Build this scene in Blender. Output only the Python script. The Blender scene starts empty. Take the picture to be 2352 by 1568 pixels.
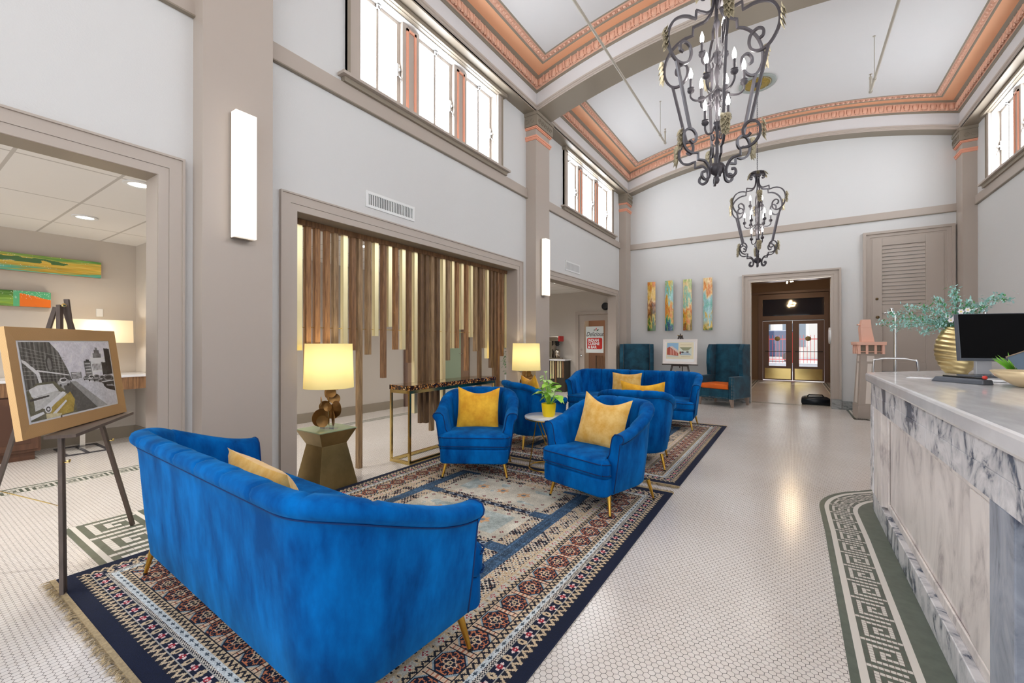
import bpy, math, random
import numpy as np
from mathutils import Vector, Matrix, Euler
random.seed(7); rng = np.random.default_rng(11)
S = bpy.context.scene; COL = S.collection
PI = math.pi; sin = math.sin; cos = math.cos

# ------------------------------------------------------------------ camera, world, light, exposure
cd = bpy.data.cameras.new('camera'); cam = bpy.data.objects.new('camera', cd); COL.objects.link(cam)
cd.sensor_width = 36.0; cd.lens = 36.0 * 980.0 / 2352.0; cd.clip_start = 0.05; cd.clip_end = 200
cam.location = (0, 0, 1.35); cam.rotation_euler = (PI / 2 + 0.0033, 0, 0.582); S.camera = cam
S.view_settings.view_transform = 'Standard'; S.view_settings.look = 'None'
S.view_settings.gamma = 1.0; S.view_settings.use_curve_mapping = False; S.view_settings.exposure = 0.34
S.cycles.use_denoising = True; S.cycles.sample_clamp_indirect = 6.0; S.cycles.max_bounces = 8
S.cycles.diffuse_bounces = 5; S.cycles.transparent_max_bounces = 12; S.cycles.caustics_reflective = False; S.cycles.caustics_refractive = False

wd = bpy.data.worlds.new('daylight'); S.world = wd; wd.use_nodes = True
bg = wd.node_tree.nodes['Background']; bg.inputs[0].default_value = (0.93, 0.96, 1.0, 1); bg.inputs[1].default_value = 1.6

def lamp(name, kind, loc, power, color=(1, 1, 1), size=0.1, rot=(0, 0, 0), size_y=None, spot=None, blend=0.6, parent=None):
    l = bpy.data.lights.new(name, kind); l.energy = power; l.color = color
    if kind == 'AREA':
        l.size = size
        if size_y: l.shape = 'RECTANGLE'; l.size_y = size_y
    elif kind == 'SUN': l.angle = size
    else: l.shadow_soft_size = size
    if kind == 'SPOT': l.spot_size = spot; l.spot_blend = blend
    o = bpy.data.objects.new(name, l); COL.objects.link(o); o.location = loc; o.rotation_euler = rot
    if parent: o.parent = parent
    return o
SUNL = lamp('sun', 'SUN', (0, 40, 20), 3.0, (1, .97, .92), 0.02, (math.radians(38), 0, math.radians(170)))
# ------------------------------------------------------------------ helpers
def s2l(c):
    r = []
    for v in c:
        v = v / 255.0
        r.append(v / 12.92 if v <= 0.04045 else ((v + 0.055) / 1.055) ** 2.4)
    return tuple(r)
MATS = {}
def mat(name, rgb=(200, 200, 200), rough=0.5, metal=0.0, emit=None, estr=0.0, var=0.0, vscale=6.0, bump=0.0, bscale=40.0, sheen=0.0, trans=0.0, coat=0.0, rgb2=None, spec=0.5, stretch=None, ior=1.45):
    if name in MATS: return MATS[name]
    m = bpy.data.materials.new(name); m.use_nodes = True; nt = m.node_tree; n = nt.nodes; b = n['Principled BSDF']
    b.inputs['Base Color'].default_value = (*s2l(rgb), 1); b.inputs['Roughness'].default_value = rough; b.inputs['Metallic'].default_value = metal
    b.inputs['Specular IOR Level'].default_value = spec; b.inputs['Transmission Weight'].default_value = trans; b.inputs['Coat Weight'].default_value = coat
    b.inputs['IOR'].default_value = ior
    if sheen:
        b.inputs['Sheen Weight'].default_value = sheen; b.inputs['Sheen Roughness'].default_value = 0.4
    if emit: b.inputs['Emission Color'].default_value = (*s2l(emit), 1); b.inputs['Emission Strength'].default_value = estr
    if var or bump or rgb2:
        tc = n.new('ShaderNodeTexCoord'); src = tc.outputs['Object']
        if stretch:
            mp = n.new('ShaderNodeMapping'); mp.inputs['Scale'].default_value = stretch; nt.links.new(src, mp.inputs[0]); src = mp.outputs[0]
        if var or rgb2:
            nz = n.new('ShaderNodeTexNoise'); nz.inputs['Scale'].default_value = vscale; nz.inputs['Detail'].default_value = 6; nz.inputs['Roughness'].default_value = 0.6
            nt.links.new(src, nz.inputs['Vector'])
            cr = n.new('ShaderNodeValToRGB'); a = s2l(rgb); c2 = s2l(rgb2) if rgb2 else tuple(x * (1 - var) for x in a)
            cr.color_ramp.elements[0].position = 0.36; cr.color_ramp.elements[0].color = (*c2, 1)
            cr.color_ramp.elements[1].position = 0.64; cr.color_ramp.elements[1].color = (*a, 1)
            nt.links.new(nz.outputs[0], cr.inputs[0]); nt.links.new(cr.outputs[0], b.inputs['Base Color'])
        if bump:
            n2 = n.new('ShaderNodeTexNoise'); n2.inputs['Scale'].default_value = bscale; n2.inputs['Detail'].default_value = 3
            nt.links.new(src, n2.inputs['Vector'])
            bp = n.new('ShaderNodeBump'); bp.inputs['Strength'].default_value = bump; bp.inputs['Distance'].default_value = 0.004
            nt.links.new(n2.outputs[0], bp.inputs['Height']); nt.links.new(bp.outputs[0], b.inputs['Normal'])
    MATS[name] = m; return m
def vcol(name, rough=0.6, bump=0.0, coat=0.0):
    if name in MATS: return MATS[name]
    m = mat(name, (255, 255, 255), rough, bump=bump, bscale=250, coat=coat); nt = m.node_tree
    a = nt.nodes.new('ShaderNodeVertexColor'); a.layer_name = 'Col'
    nt.links.new(a.outputs[0], nt.nodes['Principled BSDF'].inputs['Base Color']); return m

class MB:
    """collects shapes into one mesh"""
    def __init__(s): s.v = []; s.f = []; s.mi = []; s.mats = []
    def _m(s, m):
        if m not in s.mats: s.mats.append(m)
        return s.mats.index(m)
    def add(s, vs, fs, m=None, M=None):
        o = len(s.v)
        if M is not None: vs = [M @ Vector(p) for p in vs]
        s.v += [tuple(p) for p in vs]; k = s._m(m)
        for f in fs: s.f.append(tuple(i + o for i in f)); s.mi.append(k)
        return s
    def box(s, x0, x1, y0, y1, z0, z1, m=None, M=None):
        vs = [(x, y, z) for z in (z0, z1) for y in (y0, y1) for x in (x0, x1)]
        return s.add(vs, [(0, 2, 3, 1), (4, 5, 7, 6), (0, 1, 5, 4), (2, 6, 7, 3), (0, 4, 6, 2), (1, 3, 7, 5)], m, M)
    def hexa(s, b, t, m=None, M=None):   # 4 bottom pts, 4 top pts, both counter-clockwise
        return s.add(list(b) + list(t), [(3, 2, 1, 0), (4, 5, 6, 7), (0, 1, 5, 4), (1, 2, 6, 5), (2, 3, 7, 6), (3, 0, 4, 7)], m, M)
    def prism(s, pts, z0, z1, m=None, M=None):
        n = len(pts); vs = [(x, y, z0) for x, y in pts] + [(x, y, z1) for x, y in pts]
        return s.add(vs, [tuple(range(n))[::-1], tuple(range(n, 2 * n))] + [(i, (i + 1) % n, n + (i + 1) % n, n + i) for i in range(n)], m, M)
    def lathe(s, prof, m=None, n=20, M=None, cap=True, sx=1, sy=1):
        vs = []; fs = []
        for r, z in prof: vs += [(r * cos(2 * PI * i / n) * sx, r * sin(2 * PI * i / n) * sy, z) for i in range(n)]
        for k in range(len(prof) - 1):
            for i in range(n): j = (i + 1) % n; fs.append((k * n + i, k * n + j, (k + 1) * n + j, (k + 1) * n + i))
        if cap: fs.append(tuple(range(n))[::-1]); fs.append(tuple(range((len(prof) - 1) * n, len(prof) * n)))
        return s.add(vs, fs, m, M)
    def cyl(s, p, q, r, m=None, n=10, r2=None):
        return s.tube([p, q], [r, r if r2 is None else r2], m, n)
    def tube(s, pts, r, m=None, n=8, closed=False, flat=None, up=None):
        pts = [Vector(p) for p in pts]; N = len(pts); rs = r if isinstance(r, (list, tuple)) else [r] * N
        T = []
        for i in range(N):
            a = pts[(i - 1) % N] if (closed or i) else pts[0]; b = pts[(i + 1) % N] if (closed or i < N - 1) else pts[-1]
            T.append((b - a).normalized() if (b - a).length > 1e-9 else Vector((0, 0, 1)))
        u = Vector(up) if up else (Vector((0, 0, 1)) if abs(T[0].z) < .9 else Vector((1, 0, 0)))
        vs = []; fs = []; a0 = (PI / 4 if n == 4 else 0)
        for i in range(N):
            x = u - T[i] * u.dot(T[i])
            if x.length < 1e-6: x = T[i].orthogonal()
            x.normalize(); y = T[i].cross(x)
            if not up: u = x
            fx = flat or 1.0
            for k in range(n):
                a = 2 * PI * k / n + a0; vs.append(pts[i] + (x * cos(a) + y * sin(a) * fx) * rs[i])
        for i in range(N if closed else N - 1):
            for k in range(n): a = i * n + k; b = i * n + (k + 1) % n; j = ((i + 1) % N) * n; fs.append((a, b, j + (k + 1) % n, j + k))
        if not closed: fs.append(tuple(range(n))[::-1]); fs.append(tuple(range((N - 1) * n, N * n)))
        return s.add(vs, fs, m)
    def sphere(s, c, r, m=None, n=12, k=8, sc=(1, 1, 1), M=None):
        prof = [(max(1e-4, r * sin(PI * i / k)), -r * cos(PI * i / k)) for i in range(k + 1)]
        MM = Matrix.Translation(c) @ Matrix.Diagonal((*sc, 1))
        if M is not None: MM = M @ MM
        return s.lathe(prof, m, n, MM, cap=False)
    def grid(s, P, m=None, closeu=False, closev=False):
        nu = len(P); nv = len(P[0]); vs = [p for row in P for p in row]; fs = []
        for i in range(nu if closeu else nu - 1):
            for j in range(nv if closev else nv - 1):
                i2 = (i + 1) % nu; j2 = (j + 1) % nv; fs.append((i * nv + j, i2 * nv + j, i2 * nv + j2, i * nv + j2))
        return s.add(vs, fs, m)
    def build(s, name, parent=None, smooth=False, loc=None, rot=None, bevel=0, auto=None, subsurf=0):
        me = bpy.data.meshes.new(name); me.from_pydata(s.v, [], s.f)
        for m in s.mats: me.materials.append(m if m else mat('plain'))
        me.polygons.foreach_set('material_index', s.mi)
        if smooth: me.polygons.foreach_set('use_smooth', [True] * len(s.f))
        me.update(); o = bpy.data.objects.new(name, me); COL.objects.link(o)
        if auto:
            try: me.set_sharp_from_angle(angle=math.radians(auto))
            except Exception: pass
        if parent: o.parent = parent
        if loc: o.location = loc
        if rot: o.rotation_euler = rot
        if bevel: b = o.modifiers.new('b', 'BEVEL'); b.width = bevel; b.segments = 2; b.limit_method = 'ANGLE'
        if subsurf: b = o.modifiers.new('s', 'SUBSURF'); b.levels = b.render_levels = subsurf
        return o
def tag(o, label, cat, group=None, kind=None):
    o['label'] = label; o['category'] = cat
    if group: o['group'] = group
    if kind: o['kind'] = kind
    return o
def thing(name, label, cat, loc=(0, 0, 0), rz=0, group=None):
    o = bpy.data.objects.new(name, None); COL.objects.link(o); o.empty_display_size = .1
    o.location = loc; o.rotation_euler = (0, 0, rz); return tag(o, label, cat, group)
def struct(o, label=None, cat=None):
    o['kind'] = 'structure'
    if label: o['label'] = label; o['category'] = cat
    return o
def copy_tree(o, parent=None):
    c = o.copy(); COL.objects.link(c)
    if parent: c.parent = parent
    for ch in list(o.children): copy_tree(ch, c)
    return c
def picmesh(arr, w, h, name, parent, m, loc=(0, 0, 0), axis='xz', bend=None):
    """arr[row from top][col] sRGB 0..255 painted on a fine grid of real size w x h (centred in x, bottom at 0)"""
    H, W = arr.shape[:2]
    xs = np.linspace(-w / 2, w / 2, W + 1); ys = np.linspace(h, 0, H + 1)
    X, Y = np.meshgrid(xs, ys); Z = np.zeros_like(X) if bend is None else bend(X, Y)
    V = np.stack([X, Z, Y] if axis == 'xz' else [X, Y - h / 2, Z], -1).reshape(-1, 3)
    r, c = np.meshgrid(np.arange(H), np.arange(W), indexing='ij'); a = (r * (W + 1) + c).ravel()
    F = np.stack([a, a + W + 1, a + W + 2, a + 1], 1)
    me = bpy.data.meshes.new(name); n = len(F)
    me.vertices.add(len(V)); me.vertices.foreach_set('co', V.ravel().astype(np.float32))
    me.loops.add(n * 4); me.loops.foreach_set('vertex_index', F.ravel().astype(np.int32))
    me.polygons.add(n); me.polygons.foreach_set('loop_start', np.arange(0, n * 4, 4, dtype=np.int32))
    try: me.polygons.foreach_set('loop_total', np.full(n, 4, dtype=np.int32))
    except Exception: pass
    me.update(calc_edges=True)
    ca = me.color_attributes.new('Col', 'FLOAT_COLOR', 'CORNER')
    A = np.clip(arr.astype(np.float64) / 255, 0, 1); A = np.where(A <= .04045, A / 12.92, ((A + .055) / 1.055) ** 2.4)
    C = np.ones((n, 4, 4), np.float32); C[:, :, :3] = A.reshape(-1, 1, 3); ca.data.foreach_set('color', C.ravel())
    me.materials.append(m); o = bpy.data.objects.new(name, me); COL.objects.link(o); o.location = loc
    if parent: o.parent = parent
    return o
def noise2(H, W, sc, seed, oct=4):
    r = np.random.default_rng(seed); out = np.zeros((H, W)); amp = 1; tot = 0
    for k in range(oct):
        gy = max(2, int(H / sc[0] * 2 ** k) + 2); gx = max(2, int(W / sc[1] * 2 ** k) + 2); g = r.random((gy, gx))
        y = np.linspace(0, gy - 1.001, H); x = np.linspace(0, gx - 1.001, W); yi = y.astype(int); xi = x.astype(int)
        fy = (y - yi)[:, None]; fx = (x - xi)[None]; fy = fy * fy * (3 - 2 * fy); fx = fx * fx * (3 - 2 * fx)
        out += amp * ((g[yi][:, xi] * (1 - fx) + g[yi][:, xi + 1] * fx) * (1 - fy) + (g[yi + 1][:, xi] * (1 - fx) + g[yi + 1][:, xi + 1] * fx) * fy)
        tot += amp; amp *= .55
    return out / tot
def text(name, body, size, m, parent, loc, rot=(PI / 2, 0, 0), shear=0, offset=0, ext=.0008, align='CENTER', sx=1):
    c = bpy.data.curves.new(name, 'FONT'); c.body = body; c.size = size; c.shear = shear; c.offset = offset; c.extrude = ext; c.align_x = align; c.resolution_u = 3
    t = bpy.data.objects.new(name, c); COL.objects.link(t); dg = bpy.context.evaluated_depsgraph_get()
    me = bpy.data.meshes.new_from_object(t.evaluated_get(dg)); bpy.data.objects.remove(t)
    o = bpy.data.objects.new(name, me); COL.objects.link(o); me.materials.clear(); me.materials.append(m)
    o.parent = parent; o.location = loc; o.rotation_euler = rot; o.scale = (sx, 1, 1); return o

# ------------------------------------------------------------------ materials
WALL = mat('wall_plaster', (209, 208, 206), .75, bump=.25, bscale=90)
CEILM = mat('ceiling_plaster', (208, 206, 205), .8)
TRIM = mat('taupe_paint', (178, 166, 155), .38, spec=.4)
TRIMD = mat('taupe_moulding_paint', (142, 131, 116), .4, spec=.4)
PINK = mat('coral_plaster', (222, 176, 152), .5)
ORANGE = mat('orange_paint', (238, 178, 138), .5)
ORL = mat('coral_line_paint', (234, 166, 138), .45)
BACKW = mat('side_room_wall', (190, 181, 170), .7)
VELVET = mat('blue_velvet', (0, 106, 186), .8, sheen=.2, rgb2=(0, 62, 126), vscale=6, bump=.25, bscale=24, spec=.08, stretch=(1, 1, .4))
VELVET.node_tree.nodes['Principled BSDF'].inputs['Sheen Tint'].default_value = (.1, .55, .9, 1)
VPIPE = mat('blue_velvet_piping', (0, 50, 104), .9)
TEAL = mat('teal_velvet', (28, 84, 106), .6, sheen=.3, rgb2=(12, 46, 62), vscale=4, spec=.3)
GOLD = mat('brushed_gold', (226, 178, 80), .28, 1.0)
BRASS = mat('polished_brass', (222, 196, 128), .14, 1.0)
PALEBRASS = mat('pale_brass', (255, 240, 190), .34, .75)
DKBRASS = mat('aged_brass', (150, 128, 84), .35, .9, var=.25, vscale=5)
CHROME = mat('chrome', (215, 215, 215), .12, 1.0)
NICKEL = mat('nickel', (196, 186, 172), .2, 1.0)
IRON = mat('wrought_iron', (72, 68, 72), .45, .3)
LEAFG = mat('gilded_leaf', (192, 180, 150), .45, .35, var=.45, vscale=30)
YEL = mat('mustard_velvet', (252, 196, 56), .8, sheen=.3, rgb2=(226, 158, 30), vscale=9, bump=.2, bscale=120)
YELP = mat('pale_mustard_velvet', (240, 200, 120), .8, sheen=.4, rgb2=(222, 166, 70), vscale=12, bump=.2, bscale=120)
MARB = mat('white_marble_top', (238, 237, 237), .16, rgb2=(212, 210, 212), vscale=2.2, stretch=(3.5, .9, 1), coat=.3)
DKWOOD = mat('dark_stained_wood', (92, 76, 66), .45, var=.3, vscale=14, stretch=(3, 3, .4))
BLACK = mat('black_plastic', (22, 22, 24), .35)
GREYP = mat('grey_plastic', (84, 88, 96), .4)
WHITEP = mat('white_paint_metal', (226, 226, 224), .4)
CREAM = mat('cream_tile', (226, 220, 210), .3)
GREEN = mat('grey_green_tile', (96, 106, 92), .3, var=.25, vscale=18)
def shade(name, rgb, tr):
    m = bpy.data.materials.new(name); m.use_nodes = True; nt = m.node_tree; n = nt.nodes; n.remove(n['Principled BSDF']); o = n['Material Output']
    a = n.new('ShaderNodeBsdfDiffuse'); a.inputs[0].default_value = (*s2l(rgb), 1); g = n.new('ShaderNodeBsdfTranslucent'); g.inputs[0].default_value = (*s2l(tr), 1); x = n.new('ShaderNodeMixShader'); x.inputs[0].default_value = .4
    nt.links.new(a.outputs[0], x.inputs[1]); nt.links.new(g.outputs[0], x.inputs[2]); nt.links.new(x.outputs[0], o.inputs[0]); MATS[name] = m; return m
SHADEM = shade('parchment_shade', (220, 208, 160), (238, 224, 160)); SHADE2 = shade('linen_shade', (232, 216, 188), (244, 228, 196))
SCONCE = mat('sconce_diffuser', (250, 246, 240), .5, emit=(255, 244, 228), estr=.5)
BULB = mat('candle_bulb', (255, 255, 255), .2, emit=(255, 250, 244), estr=52)
DLIGHT = mat('downlight_lens', (255, 255, 255), .4, emit=(255, 252, 245), estr=6)
PANE = mat('frosted_daylight_pane', (250, 252, 255), .4, emit=(240, 247, 255), estr=13)
def thin_glass(name, k=.10, tint=(1, 1, 1), wt=.6):
    m = bpy.data.materials.new(name); m.use_nodes = True; nt = m.node_tree; n = nt.nodes; n.remove(n['Principled BSDF']); o = n['Material Output']
    a = n.new('ShaderNodeBsdfTransparent'); a.inputs[0].default_value = (*tint, 1); g = n.new('ShaderNodeBsdfGlossy'); g.inputs['Roughness'].default_value = .03; x = n.new('ShaderNodeMixShader')
    f = n.new('ShaderNodeLayerWeight'); f.inputs[0].default_value = .25; q = n.new('ShaderNodeMath'); q.operation = 'MULTIPLY_ADD'; q.inputs[1].default_value = wt; q.inputs[2].default_value = k * .4
    nt.links.new(f.outputs['Fresnel'], q.inputs[0]); nt.links.new(q.outputs[0], x.inputs[0]); nt.links.new(a.outputs[0], x.inputs[1]); nt.links.new(g.outputs[0], x.inputs[2]); nt.links.new(x.outputs[0], o.inputs[0]); MATS[name] = m; return m
GLASS = thin_glass('clear_glass'); PGLASS = thin_glass('picture_glazing', .02, wt=.12)
WARMB = mat('warm_bulb', (255, 220, 150), .3, emit=(255, 222, 170), estr=230)

def woodmat(name, rgb, rgb2):
    return mat(name, rgb, .55, rgb2=rgb2, vscale=10, stretch=(6, 6, .5), bump=.1, bscale=60)
SL = [woodmat('walnut_slat', (172, 126, 82), (124, 86, 54)), woodmat('brown_slat', (146, 108, 74), (104, 74, 50)), woodmat('grey_oak_slat', (168, 138, 102), (122, 96, 68)), woodmat('dark_slat', (126, 96, 64), (88, 64, 44))]

def marble(name, base, vein, scale, amt, stretch=(1, 1, 1), rot=(0, 0, 0)):
    m = bpy.data.materials.new(name); m.use_nodes = True; nt = m.node_tree; n = nt.nodes; b = n['Principled BSDF']; b.inputs['Roughness'].default_value = .22
    tc = n.new('ShaderNodeTexCoord'); mp = n.new('ShaderNodeMapping'); mp.inputs['Scale'].default_value = stretch; mp.inputs['Rotation'].default_value = rot
    nt.links.new(tc.outputs['Object'], mp.inputs[0])
    w = n.new('ShaderNodeTexNoise'); w.inputs['Scale'].default_value = scale; w.inputs['Detail'].default_value = 8; w.inputs['Roughness'].default_value = .62; w.inputs['Distortion'].default_value = 1.6
    nt.links.new(mp.outputs[0], w.inputs['Vector'])
    cr = n.new('ShaderNodeValToRGB'); e = cr.color_ramp.elements
    e[0].position = .5 - amt; e[0].color = (*s2l(vein), 1); e[1].position = .58; e[1].color = (*s2l(base), 1)
    k = e.new(.5 - amt * .35); k.color = (*[(p * .65 + q * .35) for p, q in zip(s2l(base), s2l(vein))], 1)
    nt.links.new(w.outputs[0], cr.inputs[0]); nt.links.new(cr.outputs[0], b.inputs['Base Color']); MATS[name] = m; return m
MVEIN = marble('grey_veined_marble', (232, 230, 231), (84, 94, 112), 4, .10, (1.3, 1.3, 1.0), (.6, 0, 0))
MPANEL = marble('pale_marble_panel', (240, 232, 226), (182, 172, 170), 3, .15, (2.2, 1.2, .5), (.35, 0, 0))
MDARK = marble('dark_veined_marble', (158, 166, 180), (62, 72, 92), 4, .16, (1.4, 1.4, .6), (.5, 0, 0))
MBASE = marble('marble_baseboard', (158, 160, 158), (86, 90, 92), 6, .14, (1, 1, 3))

def floor_mat():
    m = bpy.data.materials.new('hexagon_mosaic_floor'); m.use_nodes = True; nt = m.node_tree; n = nt.nodes; L = nt.links; b = n['Principled BSDF']
    tc = n.new('ShaderNodeTexCoord')
    def math_(op, a, b_=None):
        q = n.new('ShaderNodeMath'); q.operation = op
        for i, v in enumerate((a, b_)):
            if v is None: continue
            if isinstance(v, (int, float)): q.inputs[i].default_value = v
            else: L.new(v, q.inputs[i])
        return q.outputs[0]
    sep = n.new('ShaderNodeSeparateXYZ'); L.new(tc.outputs['Object'], sep.inputs[0])
    P = .0285
    x = math_('DIVIDE', sep.outputs[0], P); y = math_('DIVIDE', sep.outputs[1], P); R3 = 1.7320508
    def cell(ox, oy):
        a = math_('SUBTRACT', math_('FLOORED_MODULO', math_('ADD', x, ox), 1.0), .5)
        c = math_('SUBTRACT', math_('FLOORED_MODULO', math_('ADD', y, oy), R3), R3 / 2); return a, c
    a1, c1 = cell(0, 0); a2, c2 = cell(.5, R3 / 2)
    def hd(a, c):
        a = math_('ABSOLUTE', a); c = math_('ABSOLUTE', c)
        return math_('MAXIMUM', a, math_('ADD', math_('MULTIPLY', a, .5), math_('MULTIPLY', c, R3 / 2)))
    d = math_('MINIMUM', hd(a1, c1), hd(a2, c2))
    mr = n.new('ShaderNodeMapRange'); mr.inputs[1].default_value = .452; mr.inputs[2].default_value = .474; L.new(d, mr.inputs[0])
    nz = n.new('ShaderNodeTexNoise'); nz.inputs['Scale'].default_value = .9; nz.inputs['Detail'].default_value = 5; L.new(tc.outputs['Object'], nz.inputs['Vector'])
    nf = n.new('ShaderNodeTexNoise'); nf.inputs['Scale'].default_value = 26; nf.inputs['Detail'].default_value = 2; L.new(tc.outputs['Object'], nf.inputs['Vector'])
    cr = n.new('ShaderNodeValToRGB'); cr.color_ramp.elements[0].position = .3; cr.color_ramp.elements[0].color = (*s2l((218, 208, 198)), 1)
    cr.color_ramp.elements[1].position = .7; cr.color_ramp.elements[1].color = (*s2l((236, 230, 224)), 1)
    L.new(math_('ADD', math_('MULTIPLY', nz.outputs[0], .6), math_('MULTIPLY', nf.outputs[0], .4)), cr.inputs[0])
    mx = n.new('ShaderNodeMix'); mx.data_type = 'RGBA'; L.new(mr.outputs[0], mx.inputs[0]); L.new(cr.outputs[0], mx.inputs[6]); mx.inputs[7].default_value = (*s2l((92, 86, 80)), 1)
    L.new(mx.outputs[2], b.inputs['Base Color'])
    b.inputs['Roughness'].default_value = .2; b.inputs['Specular IOR Level'].default_value = .6
    bp = n.new('ShaderNodeBump'); bp.inputs['Strength'].default_value = .25; bp.inputs['Distance'].default_value = .001; bp.invert = True
    L.new(mr.outputs[0], bp.inputs['Height'])
    b2 = n.new('ShaderNodeBump'); b2.inputs['Strength'].default_value = .06; b2.inputs['Distance'].default_value = .01; L.new(nf.outputs[0], b2.inputs['Height']); L.new(bp.outputs[0], b2.inputs['Normal'])
    L.new(b2.outputs[0], b.inputs['Normal']); return m
FLOORM = floor_mat()

def tile_ceiling_mat():
    m = bpy.data.materials.new('lay_in_ceiling_tile'); m.use_nodes = True; nt = m.node_tree; n = nt.nodes; b = n['Principled BSDF']
    tc = n.new('ShaderNodeTexCoord'); br = n.new('ShaderNodeTexBrick'); br.offset = 0; br.inputs['Scale'].default_value = 1
    br.inputs['Brick Width'].default_value = 1.2; br.inputs['Row Height'].default_value = .6; br.inputs['Mortar Size'].default_value = .012
    br.inputs['Color1'].default_value = br.inputs['Color2'].default_value = (*s2l((226, 222, 216)), 1); br.inputs['Mortar'].default_value = (*s2l((186, 180, 172)), 1)
    mp = n.new('ShaderNodeMapping'); mp.inputs['Rotation'].default_value = (0, 0, 0); nt.links.new(tc.outputs['Object'], mp.inputs[0]); nt.links.new(mp.outputs[0], br.inputs['Vector'])
    nt.links.new(br.outputs[0], b.inputs['Base Color']); b.inputs['Roughness'].default_value = .8; return m
TILEC = tile_ceiling_mat()

# ------------------------------------------------------------------ large structure
XL, XR, YF = -3.7, 2.68, 10.95
bm = MB(); bm.add([(-12, -4, 0), (3.2, -4, 0), (3.2, 18.3, 0), (-12, 18.3, 0)], [(0, 1, 2, 3)], FLOORM); struct(bm.build('floor'), 'cream hexagon mosaic tile floor of the lobby', 'floor')

W0 = (-1.72, .68); W1 = (2.77, 5.20); W2 = (7.56, 9.98); WZ = (3.99, 5.06)
def long_wall(name, x0, x1, opens, wins, y0=-2.2, y1=YF):
    b = MB(); ys = sorted(set([y0, y1] + [v for o in opens for v in o[:2]] + [v for w in wins for v in w]))
    for a, c in zip(ys[:-1], ys[1:]):
        m = (a + c) / 2; z = [(0, 5.16)]
        for o in opens:
            if o[0] < m < o[1]: z = [(o[2], 5.16)]
        for w in wins:
            if w[0] < m < w[1]: z = [(z[0][0], WZ[0]), (WZ[1], 5.16)]
        for s, t in z: b.box(x0, x1, a, c, s, t, WALL)
    return struct(b.build(name))
long_wall('wall_left', XL - .2, XL, [(-2.2, 1.124, 2.523), (2.12, 5.76, 2.523), (6.72, 10.33, 2.523)], [W0, W1, W2])
long_wall('wall_right', XR, XR + .2, [], [W0, W1, W2])
CX, HW = -.51, 2.99
def rise(x): return max(0.0, .45 * (1 - ((x - CX) / HW) ** 2))
# far wall: doorway (-.78..0.65), louvred door recess, arched top
b = MB(); DX0, DX1, DZ = -.79, .66, 2.715
for a, c, s in ((XL - .2, DX0, 0), (DX0, DX1, DZ), (DX1, XR + .2, 0)):
    N = 14
    for i in range(N):
        p = a + (c - a) * i / N; q = a + (c - a) * (i + 1) / N
        b.hexa([(p, YF, s), (q, YF, s), (q, YF + .25, s), (p, YF + .25, s)], [(p, YF, 5.25 + rise(p)), (q, YF, 5.25 + rise(q)), (q, YF + .25, 5.25 + rise(q)), (p, YF + .25, 5.25 + rise(p))], WALL)
struct(b.build('wall_far'))

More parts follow.
